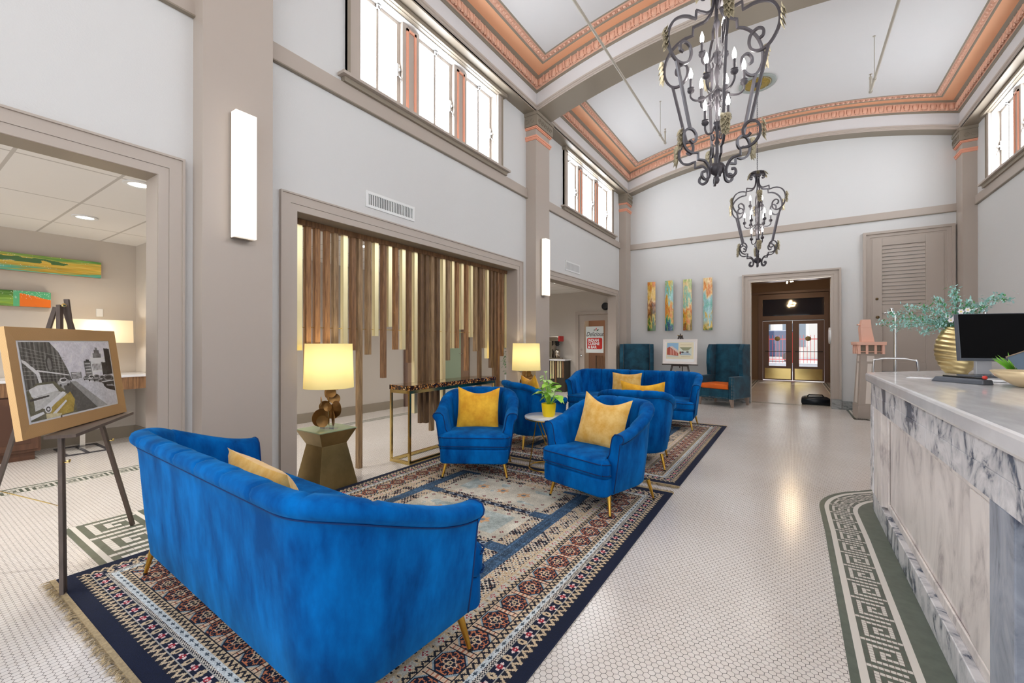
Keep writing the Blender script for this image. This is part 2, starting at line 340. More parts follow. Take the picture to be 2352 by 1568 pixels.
# coffered ceiling: panel, cove mouldings, beams
PROF = [(0, 5.14, TRIM), (0, 5.162, TRIM), (.012, 5.166, TRIM), (.012, 5.186, TRIM), (.026, 5.19, TRIM), (.026, 5.215, TRIMD), (0, 5.222, CEILM), (0, 5.43, TRIMD), (.014, 5.434, TRIMD), (.014, 5.446, TRIMD), (.026, 5.450, TRIMD), (.026, 5.462, PINK), (.05, 5.600, TRIMD), (.058, 5.602, TRIMD), (.095, 5.62, ORANGE), (.268, 5.592, TRIMD), (.282, 5.592, TRIMD), (.292, 5.604, PINK), (.365, 5.618, TRIMD), (.385, 5.625, None)]
def coffer(y0, y1, eggs=True):
    x0, x1 = CX - HW, CX + HW; N = 28
    def ring(u, z):
        R = []
        a, c, p, q = x0 + u, x1 - u, y0 + u, y1 - u
        R += [(a, p + (q - p) * i / 4, z + rise(a)) for i in range(4)]
        R += [(a + (c - a) * i / N, q, z + rise(a + (c - a) * i / N)) for i in range(N)]
        R += [(c, q + (p - q) * i / 4, z + rise(c)) for i in range(4)]
        R += [(c + (a - c) * i / N, p, z + rise(c + (a - c) * i / N)) for i in range(N)]
        return R
    b = MB(); rings = [ring(u, z) for u, z, _ in PROF]
    for k in range(len(PROF) - 1): b.grid([rings[k], rings[k + 1]], PROF[k][2], closev=True)
    if eggs:
        def run(u, z, step, fn):
            a, c, p, q = x0 + u, x1 - u, y0 + u, y1 - u
            n = int((q - p) / step)
            for i in range(n):
                y = p + (i + .5) * (q - p) / n
                fn(a, y, z + rise(a), 0, 0); fn(c, y, z + rise(c), PI, 0)
            n = int((c - a) / step)
            for i in range(n):
                x = a + (i + .5) * (c - a) / n; sl = (rise(x + .01) - rise(x - .01)) / .02
                fn(x, q, z + rise(x), -PI / 2, sl); fn(x, p, z + rise(x), PI / 2, -sl)
        def egg(x, y, z, r, sl):
            M = Matrix.Translation((x, y, z)) @ Matrix.Rotation(r, 4, 'Z') @ Matrix.Rotation(-.17, 4, 'Y') @ Matrix.Scale(1.32, 4)
            prof = [(.0001, -.048), (.02, -.042), (.031, -.02), (.034, .008), (.027, .036), (.0001, .05)]
            b.lathe(prof, PINK, 8, M, cap=False, sx=.75)
            for s in (-.046,):
                b.add([(.022, s - .006, .045), (.022, s + .006, .045), (.012, s, -.05), (.002, s - .02, -.052), (.002, s + .02, -.052)], [(0, 1, 2), (0, 2, 3), (1, 4, 2)], PINK, M)
            b.tube([M @ Vector((.012, -.04 * cos(t), .006 - .05 * sin(t))) for t in [PI * i / 5 for i in range(6)]], .0055, PINK, 4)
        run(.044, 5.531, .118, egg)
        def bead(x, y, z, r, sl):
            M = Matrix.Translation((x, y, z)) @ Matrix.Rotation(r, 4, 'Z')
            b.lathe([(.0001, -.008), (.022, -.01), (.014, -.026), (.0001, -.03)], PINK, 6, M, cap=False)
            b.add([(-.028, .022, -.002), (.028, .022, -.002), (.02, .034, -.018), (-.02, .034, -.018), (-.028, .044, 0), (.028, .044, 0)], [(0, 1, 2, 3), (3, 2, 5, 4)], PINK, M)
        run(.33, 5.610, .075, bead)
    struct(b.build('trim_1', smooth=True, auto=25))
    b = MB(); u = .385; a, c = x0 + u, x1 - u
    rows = [[(a + (c - a) * i / N, yy, 5.625 + rise(a + (c - a) * i / N)) for i in range(N + 1)] for yy in (y0 + u, y1 - u)]
    b.grid(rows, CEILM); struct(b.build('ceiling', smooth=True))
BAYS = ((-2.2, 1.36), (1.81, 6.045), (6.505, 10.69))
coffer(*BAYS[0], eggs=False); coffer(*BAYS[1]); coffer(*BAYS[2])
def beam(y0, y1):
    b = MB(); N = 28; x0, x1 = CX - HW, CX + HW
    rows = [[(x0 + (x1 - x0) * i / N, yy, 5.14 + rise(x0 + (x1 - x0) * i / N)) for i in range(N + 1)] for yy in (y0, y1)]
    b.grid(rows, TRIMD); struct(b.build('trim_2', smooth=True))
beam(1.36, 1.81); beam(6.045, 6.505); beam(10.69, YF)
for a, c in ((XL, CX - HW), (CX + HW, XR)):
    b = MB(); b.box(a, c, -2.2, YF, 5.12, 5.16, TRIMD); struct(b.build('trim_3'))

# pilasters with coral banded capitals
def pilaster(y0, y1, side, d):
    f = (XL, 1) if side < 0 else (XR, -1); x0, s = f
    b = MB()
    def bx(e, z0, z1, m):
        a, c = x0, x0 + s * (d + e)
        b.box(min(a, c), max(a, c), y0 - e, y1 + e, z0, z1, m)
    bx(.0, 0, 5.12, TRIM); bx(.02, 0, .2, MBASE)
    bx(.018, 4.70, 4.725, ORL); bx(.03, 4.725, 4.75, ORL); bx(.012, 4.685, 4.70, ORL)
    bx(.02, 4.86, 4.875, ORL); bx(.034, 4.875, 4.895, ORL)
    bx(.045, 4.90, 5.07, TRIMD); bx(.06, 5.07, 5.12, TRIMD)
    # scroll relief on the capital frieze
    n = 5
    for i in range(n):
        y = y0 + (i + .5) * (y1 - y0) / n
        M = Matrix.Translation((x0 + s * (d + .045), y, 4.985))
        b.tube([M @ Vector((s * .004, .036 * cos(t), .036 * sin(t))) for t in [2 * PI * k / 10 for k in range(10)]], .007, TRIMD, 4, closed=True)
        b.sphere(M @ Vector((s * .004, 0, 0)), .012, TRIMD, 6, 4)
    for i in range(2):
        x = x0 + s * (i + .5) * d / 2
        b.tube([(x + .034 * cos(t), y0 - .049, 4.985 + .034 * sin(t)) for t in [2 * PI * k / 10 for k in range(10)]], .007, TRIMD, 4, closed=True)
    struct(b.build('trim_4'))
for sd in (-1, 1):
    pilaster(1.334, 1.83, sd, .16); pilaster(6.044, 6.507, sd, .19); pilaster(10.6, YF, sd, .185)

# picture-rail bands at 3.75 m
for args in ((XL, 1),):
    for a, c in ((-2.2, 1.334), (1.83, 6.044), (6.507, 10.6)):
        b = MB(); b.box(XL, XL + .03, a, c, 3.755, 3.905, TRIM); b.box(XL, XL + .038, a, c, 3.745, 3.757, TRIMD); struct(b.build('trim_5'))
        b = MB(); b.box(XR - .03, XR, a, c, 3.755, 3.905, TRIM); b.box(XR - .038, XR, a, c, 3.745, 3.757, TRIMD); struct(b.build('trim_5'))
b = MB(); b.box(XL + .18, XR - .18, YF - .03, YF, 3.755, 3.89, TRIM); b.box(XL + .18, XR - .18, YF - .038, YF, 3.745, 3.757, TRIMD); struct(b.build('trim_5'))

# casings around the left wall openings: a frame of three stepped strips
def casing_left(y0, y1, ztop, w=.152, name='trim_6', left=True, right=True):
    b = MB()
    for k, (o, p, e) in enumerate(((0, .06, .016), (.061, .138, .022), (.138, w, .034))):
        if left: b.box(XL, XL + e, y0 - p, y0 - o, 0, ztop + p, TRIM)
        if right: b.box(XL, XL + e, y1 + o, y1 + p, 0, ztop + p, TRIM)
        b.box(XL, XL + e, y0 - (o if left else 0), y1 + (o if right else 0), ztop + o, ztop + p, TRIM)
    b.box(XL - .2, XL, y0, y1, ztop - .001, ztop + .003, TRIMD)
    for y, f in ((y0, left), (y1, right)):
        if f: b.box(XL - .2, XL + .01, y - .004, y + .004, 0, ztop, TRIM)
    struct(b.build(name))
casing_left(-2.2, 1.124, 2.523, left=False); casing_left(2.12, 5.76, 2.523); casing_left(6.72, 10.33, 2.523)
# far doorway casing
b = MB()
for o, p, e in ((0, .05, .02), (.05, .13, .03), (.13, .165, .06)):
    b.box(DX0 - p, DX0 - o, YF - e, YF, .0, DZ + p, TRIM); b.box(DX1 + o, DX1 + p, YF - e, YF, .0, DZ + p, TRIM)
    b.box(DX0 - o, DX1 + o, YF - e, YF, DZ + o, DZ + p, TRIM)
b.box(DX0 - .165, DX0, YF - .065, YF, 0, .2, MBASE); b.box(DX1, DX1 + .165, YF - .065, YF, 0, .2, MBASE)
struct(b.build('trim_7'))
for a, c in ((XL + .18, DX0 - .165), (DX1 + .165, 1.0)):
    b = MB(); b.box(a, c, YF - .025, YF, 0, .17, MBASE); struct(b.build('baseboard_far'))
for a, c in ((1.29, 1.334), (1.83, 1.95), (5.93, 6.044), (10.5, 10.6)):
    b = MB(); b.box(XL, XL + .025, a, c, 0, .17, MBASE); struct(b.build('baseboard_left'))
b = MB(); b.box(XR - .025, XR, -2.2, YF, 0, .17, MBASE); struct(b.build('baseboard_right'))

# ------------------------------------------------------------------ high windows
def window(name, y0, y1, side):
    s = 1 if side < 0 else -1; x0 = XL if side < 0 else XR
    def bx(b, a, c, p, q, z0, z1, m):
        a, c = x0 + s * a, x0 + s * c; b.box(min(a, c), max(a, c), p, q, z0, z1, m)
    root = bpy.data.objects.new(name, None); COL.objects.link(root); struct(root)
    b = MB()
    for p, q in ((y0 - .155, y0), (y1, y1 + .115)): bx(b, 0, .035, p, q, WZ[0] - .02, WZ[1] + .01, TRIM); bx(b, 0, .045, p if p < y0 else q - .03, p + .03 if p < y0 else q, WZ[0] - .02, WZ[1] + .01, TRIMD)
    bx(b, 0, .05, y0 - .17, y1 + .14, WZ[1] + .005, 5.1, TRIMD); bx(b, 0, .085, y0 - .19, y1 + .17, 5.07, 5.118, TRIMD)
    b.build('casing', root)
    b = MB(); bx(b, -.2, .1, y0 - .24, y1 + .24, WZ[0] - .035, WZ[0] - .005, TRIM); bx(b, 0, .06, y0 - .2, y1 + .2, WZ[0] - .085, WZ[0] - .035, TRIMD); b.build('sill', root)
    b = MB(); r = -.2
    for y in (y0, y1): bx(b, r, 0, y - .004, y + .004, *WZ, TRIM)
    bx(b, r, 0, y0, y1, WZ[1] - .006, WZ[1] + .002, WHITEP); b.build('reveal', root)
    mw = .26; sw = (y1 - y0 - 2 * mw) / 3
    for k in range(2):
        p = y0 + sw * (k + 1) + mw * k; b = MB(); bx(b, -.16, -.05, p, p + mw, *WZ, TRIM)
        q0, q1 = p + mw / 2 - .075, p + mw / 2 + .075
        for u, v, z0, z1 in ((q0, q0 + .03, WZ[0] + .03, WZ[1] - .05), (q1 - .03, q1, WZ[0] + .03, WZ[1] - .05), (q0, q1, WZ[1] - .08, WZ[1] - .05)):
            bx(b, -.05, -.036, u, v, z0, z1, ORL)
        b.build('mullion', root)
    for k in range(3):
        p = y0 + (sw + mw) * k; q = p + sw; b = MB(); f = .045; X0, X1 = -.14, -.1
        bx(b, X0, X1, p, p + f, *WZ, TRIM); bx(b, X0, X1, q - f, q, *WZ, TRIM); bx(b, X0, X1, p + f, q - f, WZ[0], WZ[0] + f, TRIM); bx(b, X0, X1, p + f, q - f, WZ[1] - f, WZ[1], TRIM)
        bx(b, X0, X1, (p + q) / 2 - .016, (p + q) / 2 + .016, *WZ, TRIM)
        sa = b.build('sash', root)
        for u, v in ((p + f, (p + q) / 2 - .016), ((p + q) / 2 + .016, q - f)):
            b = MB(); bx(b, -.125, -.119, u, v, WZ[0] + f, WZ[1] - f, PANE); b.build('pane', sa)
        b = MB(); bx(b, -.1, -.085, q - f, q - .01, 4.42, 4.56, CHROME); bx(b, -.085, -.055, q - f + .008, q - .02, 4.47, 4.495, CHROME)
        b.tube([(x0 - s * .08, q - .02, 4.42), (x0 - s * .06, q - .01, 4.39), (x0 - s * .06, q - .02, 4.35)], .006, CHROME, 5); b.build('latch', sa)
        b = MB(); b.sphere((x0 - s * .085, (p + q) / 2, WZ[1] - .035), .028, CHROME, 8, 6); bx(b, -.1, -.07, (p + q) / 2 - .03, (p + q) / 2 + .03, WZ[1] - .02, WZ[1] - .004, CHROME); b.build('pull', sa)
window('window_1', *W1, -1); window('window_2', *W2, -1); window('window_3', *W1, 1); window('window_4', *W2, 1); window('window_6', *W0, -1); window('window_7', *W0, 1)

# ------------------------------------------------------------------ side rooms behind the left wall
ZC = 2.76
b = MB(); b.box(-8.15, -8.0, -3, 2.2, 0, ZC, BACKW); struct(b.build('wall_back_lounge'))
b = MB(); b.box(-8.0, -6.9, 2.18, 2.3, 0, ZC, BACKW); struct(b.build('wall_side_lounge'))
b = MB(); b.box(-7.05, -6.9, 2.3, 7.2, 0, ZC, BACKW); struct(b.build('wall_back_corridor'))
b = MB(); b.box(-10.5, -10.35, 7.2, 11.2, 0, ZC, BACKW); b.box(-10.5, -6.9, 7.2, 7.3, 0, ZC, BACKW); struct(b.build('wall_back_passage'))
DRX0, DRX1 = -4.98, -4.08
b = MB(); b.box(-10.4, DRX0, YF, YF + .2, 0, ZC, BACKW); b.box(DRX0, DRX1, YF, YF + .2, 2.13, ZC, BACKW); b.box(DRX1, XL - .2, YF, YF + .2, 0, ZC, BACKW); struct(b.build('wall_coffee_room'))
b = MB(); b.box(-10.4, XL - .2, -3, YF, ZC, ZC + .03, TILEC); struct(b.build('ceiling'))
for bx in ((-8.0, -7.975, -3, 2.18), (-7.975, -6.9, 2.155, 2.18), (-6.9, -6.875, 2.3, 6.28), (-8.85, DRX0 - .1, YF - .02, YF)):
    b = MB(); b.box(*bx, 0, .16, TRIMD); struct(b.build('baseboard_side'))
for k, (x, y) in enumerate(((-4.85, 1.34), (-6.62, 1.36), (-4.6, 8.9), (-5.2, 4.0), (-5.2, 6.4), (-6.2, 9.3), (-5.0, -.6), (-9.3, 9.2))):  # passage and out-of-view lounge downlights at the list end are added for brightness
    t = thing('downlight', ['round recessed downlight nearest the left opening, half hidden by its frame', 'round recessed downlight in the tile ceiling above the yellow painting', 'round recessed downlight in the coffee room ceiling', 'nearer recessed downlight glimpsed behind the slat screen', 'farther recessed downlight glimpsed behind the slat screen', 'unseen downlight added to light the deep passage behind the slats', 'unseen downlight added to light the lounge, left of the view', 'added downlight brightening the sage green door in the passage'][k], 'ceiling light', (x, y, ZC), 0, 'recessed downlights of the side rooms')
    b = MB(); b.lathe([(.075, -.001), (.11, -.001), (.11, -.012), (.075, -.012)], WHITEP, 24, cap=False); b.build('trim_ring', t)
    b = MB(); b.lathe([(.0001, -.006), (.078, -.006)], DLIGHT, 24, cap=False); b.build('lens', t)
    lamp('downlight_beam', 'SPOT', (x, y, ZC - .03), 80, (1, .98, .95), .07, (0, 0, 0), spot=2.4, blend=.8)

# ------------------------------------------------------------------ painting helpers for pictures, posters and rugs
def fillp(A, pts, c, al=1.0):
    H, W = A.shape[:2]; yy, xx = np.mgrid[0:H, 0:W]; x = (xx + .5) / W; y = (yy + .5) / H; ins = np.zeros((H, W), bool); n = len(pts)
    for i in range(n):
        x1, y1 = pts[i]; x2, y2 = pts[(i + 1) % n]
        if y1 == y2: continue
        k = ((y1 > y) != (y2 > y)) & (x < (x2 - x1) * (y - y1) / (y2 - y1) + x1); ins ^= k
    A[ins] = A[ins] * (1 - al) + np.array(c, float) * al; return ins
def fille(A, cx, cy, rx, ry, c, al=1.0):
    H, W = A.shape[:2]; yy, xx = np.mgrid[0:H, 0:W]; k = (((xx + .5) / W - cx) / rx) ** 2 + (((yy + .5) / H - cy) / ry) ** 2 < 1
    A[k] = A[k] * (1 - al) + np.array(c, float) * al; return k
PAINT = vcol('artist_paint', .25, coat=.5); RUGM = vcol('wool_pile', .95, bump=.5); PHOTO = vcol('photographic_print', .4)

def abstract(H, W, seed, stops, vert=True):
    """stops: list of (pos, colour) from top to bottom; torn, cloudy transitions"""
    n = noise2(H, W, (H / 5, W / 3) if vert else (H / 3, W / 7), seed, 5); n2 = noise2(H, W, (H / 12, W / 6) if vert else (H / 6, W / 14), seed + 9, 4)
    t = (np.linspace(0, 1, H)[:, None] if vert else np.linspace(0, 1, W)[None]) + (n - .5) * .7 + (n2 - .5) * .25
    ps = [s[0] for s in stops]; A = np.stack([np.interp(t, ps, [s[1][k] for s in stops]) for k in range(3)], -1)
    A += (noise2(H, W, (H / 30, W / 10) if vert else (4, W / 10), seed + 3, 3) - .5)[..., None] * 60
    r = np.random.default_rng(seed); m = r.random((H, W)) < .012 * (n > .55); A[m] = (235, 240, 220)
    return np.clip(A, 0, 255)

# ------------------------------------------------------------------ rugs
def rug_art(L=3.36, W=2.6, P=.0052):
    nx = int(W / P); ny = int(L / P); x = (np.arange(nx) + .5) * P; y = (np.arange(ny) + .5) * P; X, Y = np.meshgrid(x, y)
    navy = np.array((14, 24, 50.)); dk = np.array((24, 26, 40.)); beige = np.array((206, 184, 152.)); cream = np.array((222, 214, 200.)); rust = np.array((196, 120, 84.)); red = np.array((170, 48, 62.)); steel = np.array((120, 142, 160.)); denim = np.array((52, 78, 104.)); grey = np.array((170, 166, 158.))
    r = np.random.default_rng(3); N1 = noise2(ny, nx, (40, 40), 5, 3); N2 = r.random((ny, nx)); N3 = noise2(ny, nx, (8, 8), 8, 2)
    dx = np.minimum(X, W - X); dy = np.minimum(Y, L - Y) - .02; d = np.minimum(dx, dy); along = np.where(dx < dy, Y, X)
    long_ = dx < dy
    A = np.zeros((ny, nx, 3)) + cream
    def band(a, b): return (d >= a) & (d < b)
    def put(m, c): A[m] = c
    put(d < .055, navy)
    def zig(a, b, p, c1, c2):
        m = band(a, b); t = (d - a) / (b - a); q = np.abs(((along / p) % 1) * 2 - 1); put(m, c1); put(m & (np.abs(t - .12 - .76 * q) < .24), c2)
    zig(.055, .10, .042, dk, beige)
    def flowers(a, b, p, ground, pet, core):
        m = band(a, b); put(m, ground); u = (along % p) / p - .5; v = (d - (a + b) / 2) / (b - a); k = np.floor(along / p) % 2
        rr = np.hypot(u * p, v * (b - a)); an = np.arctan2(v * (b - a), u * p); f = (b - a) * (.34 + .14 * np.cos(4 * an))
        put(m & (rr < f) & (k == 0), pet); put(m & (rr < (b - a) * .24) & (k == 0), core); put(m & (rr < (b - a) * .09), pet)
        put(m & (np.hypot(u * p, v * (b - a) * .7) < (b - a) * .3) & (k == 1), beige); put(m & (np.hypot(u * p * 1.6, v * (b - a)) < (b - a) * .16) & (k == 1), dk)
        put(m & (np.abs(v) > .44), grey)
    flowers(.10, .155, .058, navy, (230, 206, 200), red)
    m = band(.155, .175); put(m, cream); put(m & (((along + d * 1.4) / .016 % 1) < .5), dk)
    m = band(.175, .205); put(m, (206, 212, 214)); u = (along % .052) - .026; put(m & (np.abs(u) + np.abs(d - .19) * 1.4 < .014), (70, 84, 96))
    zig(.205, .238, .036, beige, dk)
    a, b = .238, .388; m = band(a, b); p = .165; put(m, (214, 188, 160)); k = np.floor(along / p); u = (along % p) - p / 2; v = d - (a + b) / 2
    oc = np.maximum(np.maximum(np.abs(u), np.abs(v) * 1.02), (np.abs(u) + np.abs(v)) * .74)
    put(m & (oc < .077), (150, 168, 178)); put(m & (oc < .069), navy)
    rr = np.hypot(u, v); an = np.arctan2(v, u)
    g = np.abs(rr - .046 - .010 * np.cos(8 * an)); put(m & (g < .0045), rust)
    g = np.abs(rr - .027 - .007 * np.cos(4 * an)); put(m & (g < .0042), (222, 190, 160)); put(m & (rr < .014), beige); put(m & (rr < .006), dk)
    g = np.abs(oc - .060); put(m & (g < .003) & (np.abs(np.sin(6 * an)) > .45), rust)
    e = (np.abs(u) > .067) & (np.abs(v) < .062); put(m & e, (220, 192, 166)); put(m & e & (((v + .1) / .024 % 1) < .25), (176, 104, 76)); put(m & (np.abs(np.abs(u) - .070) < .0028) & (np.abs(v) < .066), dk)
    put(m & (np.abs(v) > .070), dk)
    zig(.388, .42, .036, beige, dk)
    flowers(.42, .46, .05, (200, 194, 182), red, cream)
    # mottled floral inner border
    m = d >= .46; put(m, cream * .96); q = np.sin(X * 190) * np.sin(Y * 190) + (N3 - .5) * 3.2
    put(m & (q > .25), dk); put(m & (q < -.35), beige * .98); put(m & (N2 < .05), rust)
    # denim strap work dividing the field
    fx0, fx1 = .585, W - .585; fy0, fy1 = .48, L - .48; n = 4; ph = (fy1 - fy0) / n
    put((d >= .46) & (d < .475), beige)
    dm = ((X > fx0) & (X < fx0 + .1)) | ((X > fx1 - .1) & (X < fx1)); dm &= (Y > fy0) & (Y < fy1)
    for i in range(n + 1):
        yc = fy0 + ph * i; dm |= (np.abs(Y - yc) < .05) & (((X > fx0) & (X < fx0 + .24)) | ((X < fx1) & (X > fx1 - .24))) & (Y > fy0) & (Y < fy1)
    st = noise2(ny, nx, (60, 3), 21, 3) * .6 + noise2(ny, nx, (4, 60), 22, 2) * .4
    A[dm] = (denim[None] * (.55 + 1.0 * st[dm][:, None])) + (N2[dm][:, None] > .8) * 30
    for i in range(n):
        y0 = fy0 + ph * i + .07; y1 = fy0 + ph * (i + 1) - .07; x0 = fx0 + .2; x1 = fx1 - .2
        pm = (X > x0) & (X < x1) & (Y > y0) & (Y < y1); cc = np.array((206, 200, 184.)) + (N1[..., None] - .5) * 50
        A[pm] = cc[pm]; fp = pm & (noise2(ny, nx, (50, 50), 30 + i, 3) > .52) & (X > x0 + .1) & (X < x1 - .1) & (Y > y0 + .07) & (Y < y1 - .07); A[fp] = (176, 186, 182) + (N3[fp][:, None] - .5) * 60
        yc = (y0 + y1) / 2; Xm = (x0 + x1) / 2
        for j in (-1, 0, 1):
            R = np.hypot((X - Xm - j * .22), (Y - yc)); an = np.arctan2(Y - yc, X - Xm - j * .22)
            k = R < .052 + .012 * np.cos(6 * an); A[k] = (216, 172, 130); A[R < .022] = (120, 132, 138)
        for j in range(8):
            for yy in (y0 + .035, y1 - .035):
                xx = x0 + .05 + (x1 - x0 - .1) * j / 7; R = np.abs(X - xx) + np.abs(Y - yy); A[R < .018] = (120, 40, 46); A[R < .006] = cream
        for yy in (y0 + .13, y1 - .13):
            for xx in (x0 + .05, x1 - .05): R = np.abs(X - xx) + np.abs(Y - yy); A[R < .018] = (120, 40, 46); A[R < .006] = cream
        # crossbar of linked diamonds
        if i:
            yc = fy0 + ph * i; bm_ = (X > fx0 + .24) & (X < fx1 - .24) & (np.abs(Y - yc) < .032); A[bm_] = navy
            u = (X % .1) - .05; dd = np.abs(u) + np.abs(Y - yc); kk = bm_ & (dd < .034) & (dd > .018); A[kk] = (150, 160, 170); kk = bm_ & (np.abs(Y - yc) > .027); A[kk] = beige
    A *= (.9 + .2 * N2[..., None]); A *= (.93 + .14 * N1[..., None])
    return A[::-1]
RA = rug_art()
def make_rug(label, x, y, rz, scy=1.0):
    L, W = 3.36, 2.6
    t = thing('area_rug', label, 'rug', (x, y, 0), rz, 'patterned rugs under the blue seating')
    picmesh(RA, W, L, 'pile', t, RUGM, (0, 0, .012), 'xy')
    b = MB(); b.box(-W / 2, W / 2, -L / 2, L / 2, .0005, .0118, mat('rug_backing', (24, 34, 62), .95)); b.build('rug_base', t)
    R = random.Random(5); FR = mat('fringe_cotton', (186, 164, 126), .95, var=.35, vscale=60)
    for s in (-1, 1):
        b = MB(); nn = 330
        b.box(-W / 2 - .005, W / 2 + .005, *(sorted((s * L / 2, s * (L / 2 + .022)))), .001, .014, FR)
        for i in range(nn):
            x0 = -W / 2 + W * (i + .5) / nn + R.uniform(-.004, .004); q = R.uniform(.035, .07); dx = R.uniform(-.02, .02); yb = s * (L / 2 + .015)
            for kk in range(2):
                q2 = q * R.uniform(.6, 1); d2 = dx + R.uniform(-.012, .012); w = .003; h = R.uniform(.006, .02)
                b.add([(x0 - w, yb, .011), (x0 + w, yb, .011), (x0 + d2 * .6 + w, yb + s * q2 * .6, h), (x0 + d2 * .6 - w, yb + s * q2 * .6, h), (x0 + d2, yb + s * q2, .003)], [(0, 1, 2, 3), (3, 2, 4)], FR)
        b.build('fringe', t)
    t.scale = (1, scy, 1); return t
make_rug('navy bordered oriental rug under the nearest blue sofa, tan fringe beside the easel leg', -2.19, 2.285, 0.004)
make_rug('farther of the two navy bordered oriental rugs, lying beyond the round side table', -2.19, 5.905, 0, 1.02)

# greek key mosaic borders laid into the floor
KEY = ["11111111111110", "10000000000010", "10111111111010", "10100000001010", "10101111101010", "10101000101010", "10101010101010", "10101110101010", "10100000101010", "10111111101010"]
KEYP = ["1111111110", "1000000010", "1011111010", "1010001010", "1010101010", "1010111010", "1010000010", "1011111111"]
def key_strip(path, w, name, outer=.035, inner=.0, solid=0.0, z=.0012, kw=None):
    """path: list of (x, y, nx, ny) with outward->inward normal; rows laid along the normal"""
    b = MB(); pts = [Vector((p[0], p[1])) for p in path]; nm = [Vector((p[2], p[3])).normalized() for p in path]
    cum = [0]
    for i in range(1, len(pts)):
        mid = ((pts[i] + nm[i] * w / 2) - (pts[i - 1] + nm[i - 1] * w / 2)).length; cum.append(cum[-1] + mid)
    def at(s, v):
        s = max(0, min(cum[-1] - 1e-6, s)); i = 0
        while cum[i + 1] < s: i += 1
        t = (s - cum[i]) / (cum[i + 1] - cum[i]); p = pts[i].lerp(pts[i + 1], t); q = nm[i].lerp(nm[i + 1], t).normalized(); p = p + q * v; return (p.x, p.y, z)
    T = cum[-1]
    def quad(s0, s1, v0, v1, m):
        n = max(1, int((s1 - s0) / .03)) if s1 - s0 > .05 else 1
        for k in range(n):
            a = s0 + (s1 - s0) * k / n; c = s0 + (s1 - s0) * (k + 1) / n
            b.add([at(a, v0), at(c, v0), at(c, v1), at(a, v1)], [(0, 1, 2, 3)], m)
    G, C = GREEN, CREAM
    quad(0, T, 0, outer, G); quad(0, T, outer, outer + .03, C)
    f0 = outer + .03; f1 = w - .03; rows = len(KEYP); cs = (f1 - f0) / rows; quad(0, T, f1, w, C)
    if solid: quad(0, T, w, w + solid, G)
    n = int(T / cs); per = len(KEYP[0])
    for i in range(n):
        for r in range(rows):
            quad(i * cs + .0012, (i + 1) * cs - .0012, f0 + r * cs + .0012, f0 + (r + 1) * cs - .0012, G if KEYP[r][i % per] == '1' else C)
    # grout bed
    for k in range(0, len(pts) - 1):
        a, c = pts[k], pts[k + 1]; p0 = a + nm[k] * f0; p1 = c + nm[k + 1] * f0; p2 = c + nm[k + 1] * f1; p3 = a + nm[k] * f1
        b.add([(p.x, p.y, z - .0006) for p in (p0, p1, p2, p3)], [(0, 1, 2, 3)], mat('grout', (120, 112, 102), .8))
    return struct(b.build(name))
# along the reception counter, turning round its far corner
path = [(.19, y, 1, 0) for y in (.2, 1.5, 3.0, 3.8)]
cx, cy, r = 1.03, 4.33, .85
path += [(cx - r * cos(t), cy + r * sin(t), cos(t), -sin(t)) for t in [math.radians(a) for a in range(0, 54, 4)]]
e = path[-1]; path += [(e[0] + .75, e[1] + .82, e[2], e[3]), (e[0] + 1.3, e[1] + 1.42, e[2], e[3])]
key_strip(path, .25, 'trim_8', solid=.16)
key_strip([(-6.04, y, 1, 0) for y in (-1.5, 2.0)], .25, 'trim_8'); key_strip([(-6.1, y, -1, 0) for y in (2.4, 9.5)], .2, 'trim_8')
# mosaic squares around the feet of the pilasters
def foot_mosaic(x0, x1, y0, y1):
    key_strip([(x1, y0, -1, 0), (x1, y1, -1, 0)], .3, 'trim_8'); key_strip([(x0, y1, 0, -1), (x1, y1, 0, -1)], .42, 'trim_8', z=.0024); key_strip([(x0, y0, 0, 1), (x1, y0, 0, 1)], .42, 'trim_8', z=.0024)
    b = MB(); b.box(x0, x1 - .3, y0 + .42, y1 - .42, .0004, .0016, GREEN); struct(b.build('trim_8'))
foot_mosaic(-4.4, -3.42, .79, 2.36); foot_mosaic(-4.4, -3.4, 5.55, 6.95)
key_strip([(-1.25, 11.3, 0, -1), (1.05, 11.3, 0, -1)], .2, 'trim_8'); key_strip([(-1.15, 17.9, 1, 0), (-1.15, 11.4, 1, 0)], .14, 'trim_8'); key_strip([(.95, 11.4, -1, 0), (.95, 17.9, -1, 0)], .14, 'trim_8')
key_strip([(.9, 9.6, 0, 1), (1.9, 9.6, 0, 1)], .22, 'trim_8'); key_strip([(.9, 10.9, 1, 0), (.9, 9.6, 1, 0)], .22, 'trim_8')

# ------------------------------------------------------------------ blue velvet barrel seating
def upath(a, yf, yb, r, n, p=2.0):
    """plan of the back: right arm front -> back -> left arm front; returns [(x,y,nx,ny,s)]"""
    segs = []; ns = max(4, n // 7)
    for i in range(ns): segs.append((a, yf + (yb - r - yf) * i / ns))
    nc = n // 3
    for i in range(nc):
        t = PI / 2 * i / nc; segs.append((a - r + r * cos(t) ** (2 / p), yb - r + r * sin(t) ** (2 / p)))
    hb = a - r; nb = max(4, int(n * hb * 1.2))
    for i in range(nb): segs.append((hb - hb * i / nb, yb))
    full = segs + [(0, yb)] + [(-x, y) for x, y in segs[::-1]]
    out = []; s = 0
    for i, (x, y) in enumerate(full):
        p0 = full[max(0, i - 1)]; p1 = full[min(len(full) - 1, i + 1)]; tx, ty = p1[0] - p0[0], p1[1] - p0[1]; l = math.hypot(tx, ty) or 1
        if i: s += math.hypot(x - full[i - 1][0], y - full[i - 1][1])
        out.append((x, y, ty / l, -tx / l, s))
    return out
